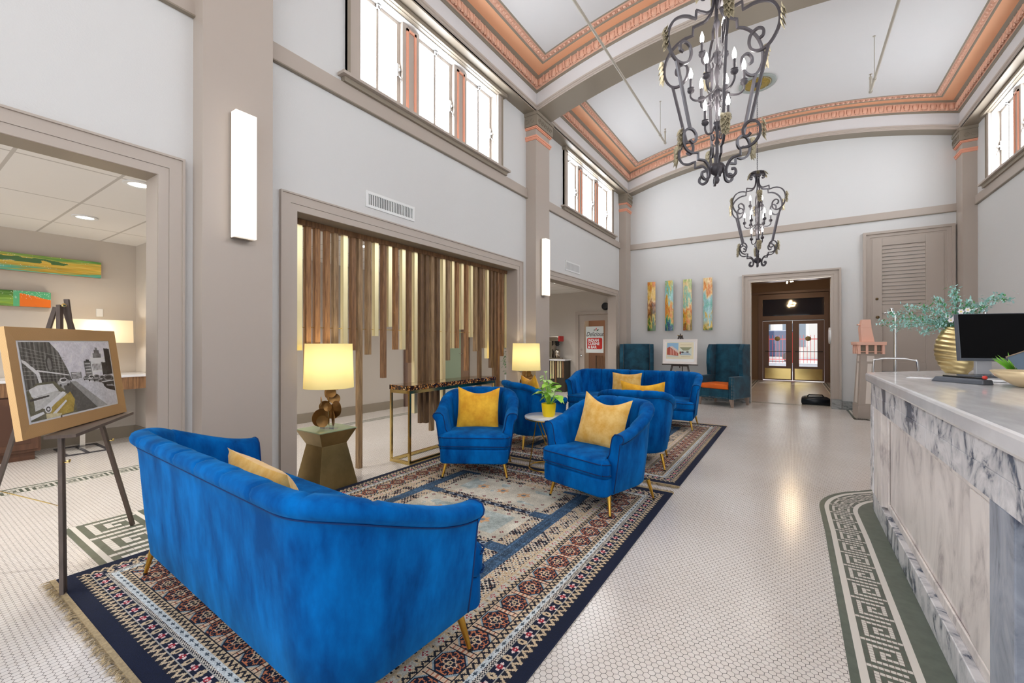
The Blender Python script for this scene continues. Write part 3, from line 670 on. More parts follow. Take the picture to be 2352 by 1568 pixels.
def slab(b, poly, z0, z1, r, m, dome=0.0):
    n = len(poly); nn = []
    for i in range(n):
        p, q = poly[i - 1], poly[(i + 1) % n]; tx, ty = q[0] - p[0], q[1] - p[1]; l = math.hypot(tx, ty) or 1; nn.append((ty / l, -tx / l))
    rings = []
    for k in range(5): t = PI / 2 * k / 4; rings.append([(x - nx * r * (1 - sin(t)), y - ny * r * (1 - sin(t)), z0 + r * (1 - cos(t))) for (x, y), (nx, ny) in zip(poly, nn)])
    for k in range(5): t = PI / 2 * k / 4; rings.append([(x - nx * r * (1 - cos(t)), y - ny * r * (1 - cos(t)), z1 - r + r * sin(t)) for (x, y), (nx, ny) in zip(poly, nn)])
    cx = sum(p[0] for p in poly) / n; cy = sum(p[1] for p in poly) / n
    for k, f in enumerate((.75, .45, .1)): rings.append([(cx + (x - cx) * f, cy + (y - cy) * f, z1 + dome * (1 - f * f)) for x, y in poly])
    b.grid(rings, m, closev=True); b.add(rings[0], [tuple(range(n))[::-1]], m); b.add(rings[-1], [tuple(range(n))], m)
def barrel(name, label, cat, loc, rz, w, d, zb, za, nch, r, group=None, armf=.13):
    t = thing(name, label, cat, loc, rz, group); a = w / 2; yb = d / 2; yf = -d / 2 + armf
    P = upath(a, yf, yb, r, 66); Ltot = P[-1][4]; pitch = Ltot / nch; z0 = .165
    rows = []
    for x, y, nx, ny, s in P:
        q = max(0, min(1, (y - yf) / (yb - yf))); q = q * q * (3 - 2 * q); zt = za + (zb - za) * q
        k = (s / pitch + .5) % 1 - .5; dist = abs(k) * pitch; g = math.exp(-(dist / .009) ** 2) if pitch * .5 < s < Ltot - pitch * .5 else 0
        bul = .018 * (1 - (2 * abs(abs(k) - .5)) ** 2) if True else 0
        sec = [(-.095, z0), (-.075, z0 + .02), (-.05, z0 + .35 * (zt - z0)), (-.024, zt - .12), (-.018, zt - .075), (-.004, zt - .066), (.010 - .008 * g, zt - .05), (.014 - .01 * g, zt - .03), (.004 - .008 * g, zt - .008 - .006 * g), (-.03, zt - .012 * g), (-.065, zt - .004 - .014 * g), (-.09 + .012 * g - bul, zt - .03 - .006 * g), (-.102 + .02 * g - bul, zt - .08), (-.115 + .02 * g - bul, zt - .16), (-.135 + .012 * g - bul, .44), (-.15, .30), (-.15, .2)]
        rows.append([(x + nx * o, y + ny * o, z) for o, z in sec])
    b = MB(); b.grid(rows, VELVET)
    for e, rev in ((rows[0], False), (rows[-1], True)):
        n = len(e); c = (sum(p[0] for p in e) / n, sum(p[1] for p in e) / n - .012, sum(p[2] for p in e) / n)
        b.add(e + [c], [((i, (i + 1) % n, n) if rev else ((i + 1) % n, i, n)) for i in range(n)], VELVET)
    b.build('backrest', t, smooth=True, auto=62)
    b = MB()
    for e in (rows[0], rows[-1]): b.tube([(p[0], p[1] - .003, p[2]) for p in e[1:-2]], .0045, VPIPE, 6)
    b.tube([Vector(rw[4]) + Vector((0, 0, -.004)) for rw in rows], .0035, VPIPE, 5)
    b.build('piping', t, smooth=True)
    # base and seat cushion
    ins = [(x - nx * .09, y - ny * .09) for x, y, nx, ny, s in P]
    def poly(off, inner):
        fr = []; fa = a - off; c = .07
        for i in range(7): tt = PI / 2 * i / 6; fr.append((fa - c + c * sin(tt), -d / 2 + c - c * cos(tt)))
        left = [(-x, y) for x, y in fr[::-1]]
        mid = [((fa - c) * (-1 + 2 * i / 8), -d / 2 - .0) for i in range(1, 8)]
        back = [(x - nx * inner, y - ny * inner) for x, y, nx, ny, s in P if y > yf - .001]
        return left[:] + mid + fr + back[::2]
    b = MB(); slab(b, poly(.075, .09), .165, .305, .018, VELVET); b.build('seat_base', t, smooth=True, auto=60)
    b = MB(); slab(b, poly(.062, .115), .30, .445, .04, VELVET, .018); b.build('seat_cushion', t, smooth=True, auto=60)
    b = MB(); q = poly(.058, .11)
    for z in (.335, .418):
        fr = [p for p in q if p[1] < yf + .002]; fr = sorted(fr, key=lambda p: (math.atan2(p[0], 2 - p[1]))); b.tube([(x * 1.004, y - .002, z) for x, y in fr], .0042, VPIPE, 5)
    b.build('piping', t, smooth=True)
    for sx in (-1, 1):
        for sy in (-1, 1):
            x, y = sx * (a - .125), sy * (d / 2 - .13); b = MB(); b.tube([(x - sx * .0, y, .17), (x + sx * .035, y + sy * .03, 0.012)], [.018, .0095], GOLD, 12); b.lathe([(.0105, .0), (.0105, .013)], BLACK, 10, Matrix.Translation((x + sx * .036, y + sy * .031, 0))); b.build('leg', t, smooth=True, auto=40)
    return t
RZ = .0125   # pile height of the rugs
barrel('velvet_sofa', 'blue velvet channel back sofa in the foreground seen from behind, beside the picture easel', 'sofa', (-2.15, 1.175, RZ), PI - .045, 2.10, .84, .855, .675, 13, .30, 'blue velvet sofas')
barrel('velvet_sofa', 'blue velvet sofa at the far end of the rugs, facing us before the wing chairs', 'sofa', (-2.28, 7.16, RZ), .06, 2.16, .84, .86, .70, 13, .30, 'blue velvet sofas')
GA = 'blue velvet barrel armchairs'
barrel('barrel_armchair', 'blue velvet armchair by the speckled console table, facing us with an upright mustard cushion', 'armchair', (-2.78, 3.58, RZ), .53, .82, .80, .84, .64, 9, .35, GA)
barrel('barrel_armchair', 'blue velvet armchair nearest the open floor, turned left, holding a pale gold cushion', 'armchair', (-1.39, 3.52, RZ), -.29, .82, .80, .84, .64, 9, .35, GA)
barrel('barrel_armchair', 'dark lit blue velvet armchair behind the potted plant, its back turned to us', 'armchair', (-2.90, 4.93, RZ), 2.55, .82, .80, .84, .64, 9, .35, GA)
barrel('barrel_armchair', 'blue velvet armchair seen from behind, just beyond the armchair with the pale gold cushion', 'armchair', (-1.49, 4.83, RZ), PI + .2, .82, .80, .84, .64, 9, .35, GA)

# ------------------------------------------------------------------ cushions
def cushion(label, loc, rot, size=.44, th=.15, dent=.05, m=YEL, group='mustard velvet cushions', h=None):
    h = h or size; b = MB(); N = 22; f = []; k = []
    for i in range(N + 1):
        ra, rb = [], []
        for j in range(N + 1):
            u = -1 + 2 * i / N; v = -1 + 2 * j / N; e = (1 - abs(u) ** 2.4) * (1 - abs(v) ** 2.4); t = max(0, e) ** .55 * th / 2
            pin = 1 - .07 * (1 - abs(v) ** 3) if True else 1; x = u * size / 2 * (1 - .06 * (1 - v * v)); z = v * h / 2 * (1 - .06 * (1 - u * u))
            if v > 0: z -= dent * v * v * (1 - u * u) ** 1.3
            wr = .004 * sin(7 * u + 3 * v) * e
            ra.append((x, -t + wr, z)); rb.append((x, t + wr, z))
        f.append(ra); k.append(rb)
    b.grid(f, m); b.grid([r[::-1] for r in k], m)
    o = b.build('throw_cushion', smooth=True, loc=loc, rot=rot); return tag(o, label, 'cushion', group)
cushion('bright mustard velvet cushion propped in the armchair by the console table', (-2.80, 3.60, .655), (-.2, .02, .56), .45, .16, .055)
cushion('pale gold velvet cushion with dented top on the armchair nearest the open floor', (-1.38, 3.53, .67), (-.28, .1, -.16), .46, .16, .07, m=YELP)
cushion('pale gold cushion leaning inside the nearest sofa, only its top edge showing over the back', (-2.08, 1.08, .525), (-.30, -.05, PI - .045), .60, .2, .0, m=YELP)
cushion('flat faced gold cushion with a straight top on the far blue sofa', (-2.36, 7.12, .64), (-.25, 0, .1), .50, .15, .02, m=YELP, h=.42)
cushion('golden cushion just showing over the back of the armchair turned to the far sofa', (-1.42, 4.86, .69), (-.25, 0, PI + .2), .48, .15, .04)
cushion('mustard cushion peeking over the dark armchair beside the farther table lamp', (-2.95, 4.97, .70), (-.25, .06, 2.55), .46, .15, .06)

# ------------------------------------------------------------------ teal wing chairs
def wing(label, loc, rz):
    t = thing('wing_chair', label, 'armchair', loc, rz, 'teal wing chairs with orange seats'); W2_, D = .40, .40
    b = MB(); b.hexa([(-.29, .18, .36), (.29, .18, .36), (.30, .34, .36), (-.30, .34, .36)], [(-.33, .27, 1.33), (.33, .27, 1.33), (.33, .39, 1.33), (-.33, .39, 1.33)], TEAL); b.build('backrest', t, bevel=.02)
    for s in (-1, 1):
        b = MB(); x0, x1 = s * .31, s * .40
        pr = [(.36, .62), (.36, 1.325), (.0 + .1, 1.325), (.02, 1.2), (.0, .9), (.04, .62)]
        pts = [(x0, y, z) for y, z in pr]; pts2 = [(x1, y, z) for y, z in pr]; n = len(pr)
        b.add(pts + pts2, [tuple(range(n)), tuple(range(n, 2 * n))[::-1]] + [(i, i + n, (i + 1) % n + n, (i + 1) % n) for i in range(n)], TEAL); b.build('wing', t, bevel=.015)
        b = MB(); b.hexa([(s * .30 if s > 0 else -.40, -.38, .17), (.40 if s > 0 else -.30, -.38, .17), (.40 if s > 0 else -.30, .37, .17), (s * .30 if s > 0 else -.40, .37, .17)], [(s * .30 if s > 0 else -.41, -.40, .64), (.41 if s > 0 else -.30, -.40, .64), (.41 if s > 0 else -.30, .37, .64), (s * .30 if s > 0 else -.41, .37, .64)], TEAL); b.build('arm', t, bevel=.02)
        b = MB()
        for i in range(14): b.sphere((s * .402, .34, .68 + i * .046), .0085, NICKEL, 6, 4)
        for i in range(14): b.sphere((s * .402, -.36, .2 + i * .031), .0075, NICKEL, 6, 4); b.sphere((s * .385, -.402, .2 + i * .031), .0075, NICKEL, 6, 4)
        b.build('nailheads', t)
        for y in (-.33, .32):
            b = MB(); b.hexa([(s * .36 - .018, y - .018, 0), (s * .36 + .018, y - .018, 0), (s * .36 + .018, y + .018, 0), (s * .36 - .018, y + .018, 0)], [(s * .34 - .035, y - .035, .17), (s * .34 + .035, y - .035, .17), (s * .34 + .035, y + .035, .17), (s * .34 - .035, y + .035, .17)], mat('weathered_leg', (150, 132, 120), .6)); b.build('leg', t)
    b = MB(); b.box(-.30, .30, -.375, .3, .17, .37, TEAL); b.build('apron', t, bevel=.01)
    b = MB()
    for i in range(20): b.sphere((-.29 + i * .0305, -.378, .195), .0065, NICKEL, 6, 4)
    b.build('nailheads', t)
    b = MB(); slab(b, [(-.295, -.39), (.295, -.39), (.295, .2), (-.295, .2)], .372, .48, .03, mat('orange_leather', (240, 112, 30), .5, var=.15), .01); c = b.build('seat_cushion', t, smooth=True, auto=60); c['label'] = 'orange seat cushion'
    return t
wing('teal velvet wing chair with orange seat, standing left of the double doorway', (-1.27, 10.36, 0), -.36)
wing('darker teal velvet wing chair half hidden behind the far blue sofa', (-3.18, 10.35, 0), .30)

# ------------------------------------------------------------------ tables and lamps
def pedestal(label, x, y):
    t = thing('pedestal_table', label, 'side table', (x, y, 0), 0, 'bronze hourglass pedestal tables')
    def rg(h, z): return [(-h, -h, z), (h, -h, z), (h, h, z), (-h, h, z)]
    b = MB(); b.hexa(rg(.2, 0), rg(.128, .40), DKBRASS); b.build('lower_body', t, bevel=.002)
    b = MB(); b.hexa(rg(.128, .40), rg(.192, .535), DKBRASS); b.build('upper_body', t, bevel=.002)
    b = MB(); b.box(-.193, .193, -.193, .193, .535, .543, mat('glass_table_top', (150, 165, 130), .08, spec=.8)); b.build('glass_top', t)
def disc_lamp(label, x, y, z, group='lamps with bronze disc bases'):
    t = thing('table_lamp', label, 'lamp', (x, y, z), .3, group)
    b = MB(); b.lathe([(.045, 0), (.045, .03)], GLASS, 20, Matrix.Translation((0, 0, 0))); b.box(-.075, -.02, -.03, .03, 0, .03, GLASS); b.box(.03, .085, -.03, .03, 0, .035, GLASS); b.build('acrylic_foot', t)
    b = MB(); b.cyl((0, 0, .03), (0, 0, .52), .006, BRASS); b.build('stem', t)
    R = random.Random(4); DM = mat('bronze_disc', (150, 112, 66), .35, .85)
    for i, (dx, dy, dz, r, az) in enumerate([(-.08, -.02, .10, .085, 1.2), (.07, -.02, .10, .07, -.7), (-.02, -.06, .075, .055, .4), (.09, .0, .19, .075, -.3), (-.07, .03, .2, .055, .9), (.03, -.05, .21, .04, .2), (-.04, -.05, .26, .045, -.8), (.05, .02, .28, .05, .5), (-.03, .02, .33, .05, -.4), (.04, -.02, .34, .045, .8), (0, .06, .15, .07, .1), (-.02, .05, .29, .05, -.2)]):
        b = MB(); M = Matrix.Translation((dx, dy, dz)) @ Matrix.Rotation(az, 4, 'Z') @ Matrix.Rotation(PI / 2, 4, 'X'); b.lathe([(.0001, -.004), (r * .6, -.001), (r, .004), (r, .007), (r * .6, .002), (.0001, 0)], DM, 20, M, cap=False); b.build('disc', t, smooth=True, auto=40)
    b = MB(); b.lathe([(.222, .385), (.208, .80)], SHADEM, 40, cap=False); b.build('lamp_shade', t, smooth=True)
    lamp('lamp_light', 'POINT', (0, 0, .62), 4, (1, .9, .74), .05, parent=t)
pedestal('bronze hourglass pedestal table under the nearer table lamp, its foot hidden by the sofa', -3.70, 2.42)
pedestal('bronze hourglass pedestal table under the farther lamp, mostly hidden by the dark armchair', -3.46, 5.66)
disc_lamp('table lamp with pale drum shade and bronze disc base beside the nearest sofa', -3.665, 2.42, .5432)
disc_lamp('table lamp with pale drum shade and bronze disc base at the far slat screen end', -3.46, 5.66, .5432)

# console with resin slab top
def resin():
    m = bpy.data.materials.new('amber_chip_resin'); m.use_nodes = True; nt = m.node_tree; n = nt.nodes; b = n['Principled BSDF']; b.inputs['Roughness'].default_value = .08; b.inputs['Coat Weight'].default_value = .6
    tc = n.new('ShaderNodeTexCoord'); v = n.new('ShaderNodeTexVoronoi'); v.inputs['Scale'].default_value = 75; nt.links.new(tc.outputs['Object'], v.inputs['Vector'])
    cr = n.new('ShaderNodeValToRGB'); e = cr.color_ramp.elements; e[0].position = .0; e[0].color = (*s2l((30, 18, 12)), 1); e[1].position = 1; e[1].color = (*s2l((248, 214, 150)), 1)
    k = e.new(.55); k.color = (*s2l((52, 30, 16)), 1); k = e.new(.72); k.color = (*s2l((176, 112, 44)), 1); nt.links.new(v.outputs['Color'], cr.inputs[0]); nt.links.new(cr.outputs[0], b.inputs['Base Color']); return m
t = thing('console_table', 'slim brass framed console table with amber speckled black slab top before the slat screen', 'console table', (-3.69, 4.12, 0))
b = MB(); b.box(-.165, .165, -.815, .815, .822, .875, resin()); b.build('table_top', t, bevel=.003)
b = MB()
for z0, z1 in ((.0, .035), (.785, .82)):
    for x in (-.16, .135): b.box(x, x + .025, -.81, .81, z0, z1, BRASS)
    for y in (-.81, .785): b.box(-.135, .135, y, y + .025, z0, z1, BRASS)
b.build('frame', t)
for x in (-.16, .135):
    for y in (-.81, .785): b = MB(); b.box(x, x + .025, y, y + .025, .035, .785, BRASS); b.build('leg', t)

# round side table and plant
t = thing('side_table', 'round marble topped side table with crossed gold legs between the four armchairs', 'side table', (-2.20, 4.04, .013))
b = MB(); b.lathe([(.24, .535), (.248, .54), (.248, .553), (.242, .558), (.0001, .558)], MARB, 48, cap=False); b.lathe([(.0001, .535), (.24, .535)], MARB, 48, cap=False); b.build('table_top', t, smooth=True, auto=40)
b = MB(); b.tube([(.235 * cos(a), .235 * sin(a), .53) for a in [2 * PI * i / 48 for i in range(48)]], .007, GOLD, 6, closed=True); b.build('rim', t, smooth=True)
b = MB(); b.tube([(.20 * cos(a), .20 * sin(a), .008) for a in [2 * PI * i / 48 for i in range(48)]], .007, GOLD, 6, closed=True); b.build('base_ring', t, smooth=True)
for k in range(3):
    a = .5 + k * 2 * PI / 3 + PI
    for s in (-1, 1):
        b = MB(); b.tube([(.22 * cos(a + s * 1.0), .22 * sin(a + s * 1.0), .525), (.197 * cos(a + s * .08), .197 * sin(a + s * .08), .01)], .006, GOLD, 6); b.build('leg', t)
t = thing('potted_plant', 'light green pothos plant in a small yellow pot on the round side table', 'plant', (-2.165, 4.0, .5711))
b = MB(); b.lathe([(.055, 0), (.066, .02), (.078, .13), (.078, .138), (.07, .138), (.066, .12), (.0001, .118)], mat('yellow_glaze', (248, 214, 26), .4), 32); b.build('pot', t, smooth=True, auto=35)
LF = mat('lime_leaf', (192, 232, 96), .45, rgb2=(140, 208, 70), vscale=22); LF2 = mat('variegated_leaf', (206, 226, 160), .5, rgb2=(150, 200, 90), vscale=30)
def leaf(b, base, dirv, up, L, W, m, fold=.15, tip=.2):
    d = Vector(dirv).normalized(); u = Vector(up); x = d.cross(u).normalized(); nrm = x.cross(d).normalized(); B = Vector(base); rows = []
    for i, (t_, w_) in enumerate(((0, .05), (.08, .62), (.25, 1.0), (.45, .93), (.7, .6), (.9, .2), (1, .01))):
        c = B + d * L * t_ - nrm * tip * L * t_ * t_; rows.append([c + x * (-W * w_ / 2) + nrm * fold * W * w_, c, c + x * (W * w_ / 2) + nrm * fold * W * w_])
    b.grid(rows, m)
R = random.Random(9); stems = MB()
for i in range(46):
    a = R.uniform(0, 2 * PI); h = R.uniform(.06, .26) if i > 6 else R.uniform(.24, .36); r0 = R.uniform(.02, .11) * (1 if h < .2 else .8); sh = -.03 if h > .22 else 0
    p = Vector((r0 * cos(a) + sh - .02 * (h > .25), r0 * sin(a), .13 + h)); stems.tube([(r0 * .2 * cos(a), r0 * .2 * sin(a), .118), (r0 * .6 * cos(a) + sh * .5, r0 * .6 * sin(a), .12 + h * .6), p], .0022, LF, 5)
    b = MB(); sz = R.uniform(.075, .12) if h < .24 else R.uniform(.04, .06); leaf(b, p, (cos(a + R.uniform(-.6, .6)), sin(a + R.uniform(-.6, .6)), R.uniform(-.5, .3)), (0, 0, 1), sz, sz * .85, LF if (i % 4 and h < .24) else LF2)
    b.build('leaf', t, smooth=True)
stems.build('stems', t, smooth=True)

# ------------------------------------------------------------------ slat screen
SLATS = [(2.264, 1.279, 1), (2.354, .984, 0), (2.448, .901, 0), (2.556, 1.015, 0), (2.65, .867, 0), (2.759, 1.115, 1), (2.858, 1.27, 0), (2.944, 0, 0), (3.058, 1.221, 0), (3.156, 1.427, 1), (3.269, .951, 0), (3.35, 1.537, 1), (3.445, 1.272, 0), (3.557, 1.271, 1), (3.656, 1.109, 0), (3.753, .483, 1), (3.856, .346, 0), (3.952, .331, 0), (4.05, .216, 0), (4.152, .381, 0), (4.264, .531, 1), (4.356, 1.113, 0), (4.444, 1.274, 1), (4.545, 1.277, 0), (4.642, 1.539, 1), (4.752, .955, 0), (4.852, 1.432, 1), (4.958, 1.227, 0), (5.059, .62, 0), (5.147, 1.271, 0), (5.244, 1.114, 1), (5.347, .964, 0), (5.438, .341, 0), (5.532, .329, 0), (5.643, 1.136, 0), (5.725, 1.272, 1)]
t = thing('slat_screen', 'room divider of hanging walnut and brass slats of uneven length filling the wide opening', 'room divider', (-3.915, 3.94, 0))
b = MB(); b.box(-.04, .04, -1.81, 1.81, 2.47, 2.5195, SL[1]); b.build('top_rail', t)
b = MB(); b.cyl((0, -1.81, 1.50), (0, 1.81, 1.50), .004, BRASS, 6); b.build('brass_rod', t)
R = random.Random(2)
for y, z, g in SLATS:
    b = MB(); y -= 3.94; b.box(-.025, .025, y - .026, y + .026, max(z, .001), 2.47, PALEBRASS if g else SL[R.randrange(4)]); o = b.build('slat', t)
    if g: o['label'] = 'pale brass slat'

# ------------------------------------------------------------------ wall lights and air vents on the left wall
for i, (x0, y) in enumerate(((XL + .16, 1.585), (XL + .19, 6.275))):
    t = thing('wall_sconce', ['tall glowing linear wall sconce on the nearest left pilaster', 'tall glowing linear wall sconce on the middle left pilaster'][i], 'wall light', (x0, y, 2.14), 0, 'linear wall sconces')
    b = MB(); b.box(0, .02, -.07, .07, 0, .945, NICKEL); b.box(.02, .07, -.072, .072, -.003, 0.0, NICKEL); b.build('back_plate', t)
    b = MB(); b.box(.021, .10, -.075, .075, .0, .945, SCONCE); b.build('diffuser', t, bevel=.004)
for i, (y0, y1, z0, z1) in enumerate(((2.855, 3.537, 2.765, 2.935), (7.504, 8.174, 2.768, 2.96))):
    t = thing('air_vent', ['white slotted air vent above the slat screen', 'white slotted air vent above the coffee room opening'][i], 'air vent', (XL, (y0 + y1) / 2, z0), 0, 'white wall vents')
    h = (y1 - y0) / 2; H = z1 - z0; b = MB()
    for a, c, p, q in ((-h, h, 0, .028), (-h, h, H - .028, H), (-h, -h + .03, .028, H - .028), (h - .03, h, .028, H - .028)): b.box(0, .012, a, c, p, q, WHITEP)
    b.build('frame', t)
    b = MB(); b.box(.0005, .002, -h + .03, h - .03, .028, H - .028, mat('vent_shadow', (70, 70, 72), .9)); b.build('backing', t)
    b = MB(); n = 27
    for k in range(n): y = -h + .04 + (2 * h - .08) * k / (n - 1); b.box(.002, .010, y - .0045, y + .0045, .028, H - .028, WHITEP)
    b.build('louvre', t)

# ------------------------------------------------------------------ easels and framed pictures
def easel(label, loc, rz, s=1.0, m=None, ledge=.86, hw=.489, top=1.60, lean0=.2, group=None):
    t = thing('easel', label, 'easel', loc, rz, 'wooden display easels'); m = m or DKWOOD; hw *= s; top *= s; lean = lean0 * s
    for sx in (-1, 1):
        b = MB()
        for o in (-.011, .011): b.tube([(sx * hw + o, 0, .0), (sx * .03 + o, lean - .0, top - .02)], .0125 * s, m, 4)
        b.build('leg', t)
    b = MB(); b.tube([(0, .60 * s, 0), (0, lean + .03, top - .03)], .014 * s, m, 4); b.build('leg', t)
    b = MB(); b.tube([(0, lean * .5 - .01, top * .5), (0, lean - .02, top + .02)], .015 * s, m, 4); b.build('mast', t)
    yl = lean * ledge / top; b = MB(); b.box(-.42 * s, .42 * s, yl - .13 * (s > .95) - .05 * (s < .95), yl + .0, ledge - .03, ledge - .012, m); b.box(-.2 * s, .2 * s, yl - .02, yl + .02, ledge - .06, ledge - .03, m); b.build('ledge', t)
    for sx in (-1, 1):
        b = MB(); x = sx * (hw - (hw - .03) * .42); y = lean * .42; z = top * .42
        b.cyl((x, y - .03, z), (x, y + .0, z), .004, BRASS, 6); b.tube([(x - .014, y - .03, z + .01), (x, y - .032, z), (x + .014, y - .03, z + .01)], .005, BRASS, 5); b.build('wing_nut', t)
    b = MB(); b.cyl((-.05, lean - .03, top - .02), (.05, lean - .0, top - .02), .004, BRASS, 6); b.sphere((-.055, lean - .03, top - .02), .012, BRASS, 6, 4); b.build('hinge_bolt', t)
    b = MB(); b.tube([(-hw * .71, lean * .3, top * .3), (-hw * .5, lean * .3 + .06, top * .26), (-hw * .25, lean * .3 + .14, top * .25), (0, .6 * s - .4 * s * .3, top * .3)], .003, BRASS, 5); b.build('chain', t); return t
EAS = (-3.67, .845, 0.0); ERZ = math.radians(148.5)
easel('dark wooden tripod easel left of the nearest sofa, holding the street photograph', EAS, ERZ)
easel('small dark tripod easel against the far wall between the two teal wing chairs', (-2.18, 10.28, 0), .02, .93, mat('espresso_wood', (58, 46, 40), .5), ledge=.87, hw=.36, top=1.66)

# vintage street photograph
H_, W_ = 210, 320; A = np.zeros((H_, W_, 3)) + (206, 204, 210); 
g = noise2(H_, W_, (20, 20), 1, 3)
fillp(A, [(0, .47), (.42, .55), (1, .60), (1, 1), (0, 1)], (150, 150, 150)); fillp(A, [(.40, .54), (.55, .52), (1, .72), (1, 1), (.55, 1)], (196, 196, 200)); fillp(A, [(.36, .56), (.44, .55), (.80, 1), (.38, 1)], (84, 84, 80)); fillp(A, [(.44, .56), (.5, .56), (.86, 1), (.72, 1)], (150, 150, 148))
k = fillp(A, [(0, 0), (.28, 0), (.36, .14), (.44, .42), (.46, .54), (.30, .58), (0, .60)], (70, 70, 66))
st = (np.sin(np.linspace(0, 150, W_))[None] * .5 + (noise2(H_, W_, (60, 3), 4, 3) - .5) * 2.4) ; A[k] += (st[k] * 46)[:, None]
for q in range(9): fillp(A, [(.0, .06 + q * .05), (.42, .22 + q * .035), (.42, .226 + q * .035), (0, .068 + q * .05)], (150, 150, 146), .7)
fille(A, .25, .28, .035, .11, (38, 38, 36)); fille(A, .25, .30, .02, .09, (110, 110, 106)); fillp(A, [(.12, .36), (.44, .46), (.44, .475), (.12, .38)], (220, 220, 220)); fillp(A, [(0, .22), (.03, .24), (.14, .40), (.16, .62), (.135, .62), (.11, .42), (0, .25)], (240, 240, 240), .85)
for (x0, x1, y0, y1, c) in ((.46, .58, .43, .53, 120), (.63, .72, .28, .52, 105), (.66, .70, .26, .30, 60), (.72, .93, .23, .47, 214), (.76, .87, .17, .25, 110), (.78, .85, .12, .18, 96), (.80, .83, .08, .13, 120), (.86, 1, .32, .52, 60), (.92, 1, .10, .52, 44)):
    kk = fillp(A, [(x0, y0), (x1, y0 + .01), (x1, y1), (x0, y1)], (c, c, c)); A[kk] += ((g[kk] - .5) * 60)[:, None]
for q in range(8): fillp(A, [(.735 + q * .018, .34), (.742 + q * .018, .34), (.742 + q * .018, .44), (.735 + q * .018, .44)], (70, 70, 70))
for q in range(4): fillp(A, [(.64, .32 + q * .045), (.71, .32 + q * .045), (.71, .335 + q * .045), (.64, .335 + q * .045)], (190, 190, 188)); fillp(A, [(.47, .45 + q * .02), (.57, .45 + q * .02), (.57, .456 + q * .02), (.47, .456 + q * .02)], (220, 220, 220))
def car(cx, cy, s, c=120, d=30):
    fille(A, cx, cy, .075 * s, .05 * s, (c, c, c)); fille(A, cx - .005, cy - .035 * s, .045 * s, .038 * s, (min(255, c + 70),) * 3); fille(A, cx, cy - .035 * s, .035 * s, .022 * s, (60, 60, 60)); fille(A, cx - .045 * s, cy + .042 * s, .014 * s, .02 * s, (d, d, d)); fille(A, cx + .045 * s, cy + .042 * s, .014 * s, .02 * s, (d, d, d)); fillp(A, [(cx - .07 * s, cy), (cx + .07 * s, cy), (cx + .07 * s, cy + .01 * s), (cx - .07 * s, cy + .01 * s)], (225, 225, 225))
for cx, cy, s, c in ((.52, .52, .3, 90), (.63, .54, .5, 90), (.70, .55, .7, 130), (.77, .56, .8, 70), (.84, .58, .8, 100), (.37, .56, .9, 170), (.93, .62, 1.4, 60)): car(cx, cy, s, c)
fillp(A, [(.84, .68), (1, .72), (1, .80), (.88, .74)], (40, 40, 40))
fillp(A, [(0, .62), (.10, .53), (.27, .53), (.36, .66), (.45, .82), (.47, 1), (0, 1)], (96, 94, 74)); fillp(A, [(.02, .60), (.11, .555), (.25, .555), (.30, .66), (.04, .70)], (212, 212, 210)); fillp(A, [(.05, .70), (.28, .66), (.38, .72), (.30, .80), (.05, .88)], (190, 190, 186)); fillp(A, [(.22, .84), (.42, .70), (.46, .82), (.42, .98), (.16, 1)], (170, 146, 66)); fillp(A, [(.12, .86), (.34, .68), (.37, .70), (.18, .89)], (236, 236, 232)); fille(A, .17, .88, .034, .05, (236, 236, 232)); fille(A, .17, .88, .022, .034, (60, 60, 60)); fille(A, .17, .88, .012, .018, (220, 220, 220)); fillp(A, [(.2, .95), (.36, .80), (.37, .82), (.23, .97)], (244, 244, 240)); fillp(A, [(0, .93), (.12, .90), (.13, .93), (0, .98)], (230, 230, 226)); fillp(A, [(.14, .93), (.3, .97), (.28, 1), (.14, 1)], (200, 190, 150)); fillp(A, [(.02, .72), (.2, .70), (.2, .72), (.02, .75)], (40, 40, 40))
A += (g[..., None] - .5) * 34 + (noise2(H_, W_, (4, 4), 77, 2)[..., None] - .5) * 26
ARTBW = (A * 1.22 - 12).clip(0, 252)
def mitred(b, w, h, f, y0, y1, m, inner=None):
    o = [(-w / 2, 0), (w / 2, 0), (w / 2, h), (-w / 2, h)]; i = [(-w / 2 + f, f), (w / 2 - f, f), (w / 2 - f, h - f), (-w / 2 + f, h - f)]
    for k in range(4):
        a, c = o[k], o[(k + 1) % 4]; d, e = i[(k + 1) % 4], i[k]
        b.add([(a[0], y0, a[1]), (c[0], y0, c[1]), (d[0], y0 + .006, d[1]), (e[0], y0 + .006, e[1]), (a[0], y1, a[1]), (c[0], y1, c[1]), (d[0], y1, d[1]), (e[0], y1, e[1])], [(0, 1, 2, 3), (7, 6, 5, 4), (0, 4, 5, 1), (3, 2, 6, 7), (0, 3, 7, 4), (1, 5, 6, 2)], m)
def woven():
    m = mat('woven_gold_frame', (196, 152, 98), .38, .55); nt = m.node_tree; n = nt.nodes; tc = n.new('ShaderNodeTexCoord'); ck = n.new('ShaderNodeTexChecker'); ck.inputs['Scale'].default_value = 320; ck.inputs[1].default_value = (*s2l((222, 184, 132)), 1); ck.inputs[2].default_value = (*s2l((196, 154, 104)), 1)
    nt.links.new(tc.outputs['Object'], ck.inputs[0]); nt.links.new(ck.outputs[0], n['Principled BSDF'].inputs['Base Color']); return m
ea = Vector((cos(ERZ), sin(ERZ), 0)); en = Vector((sin(ERZ), -cos(ERZ), 0)); ly = .2 * .86 / 1.60
t = thing('framed_photograph', 'black and white vintage street photograph in a wide woven gold frame on the near easel', 'picture', Vector(EAS) - ea * .10 - en * (ly - .075) + Vector((-.055, -.036, .8505)), ERZ); t.rotation_euler = Euler((-.128, 0, ERZ - .12))
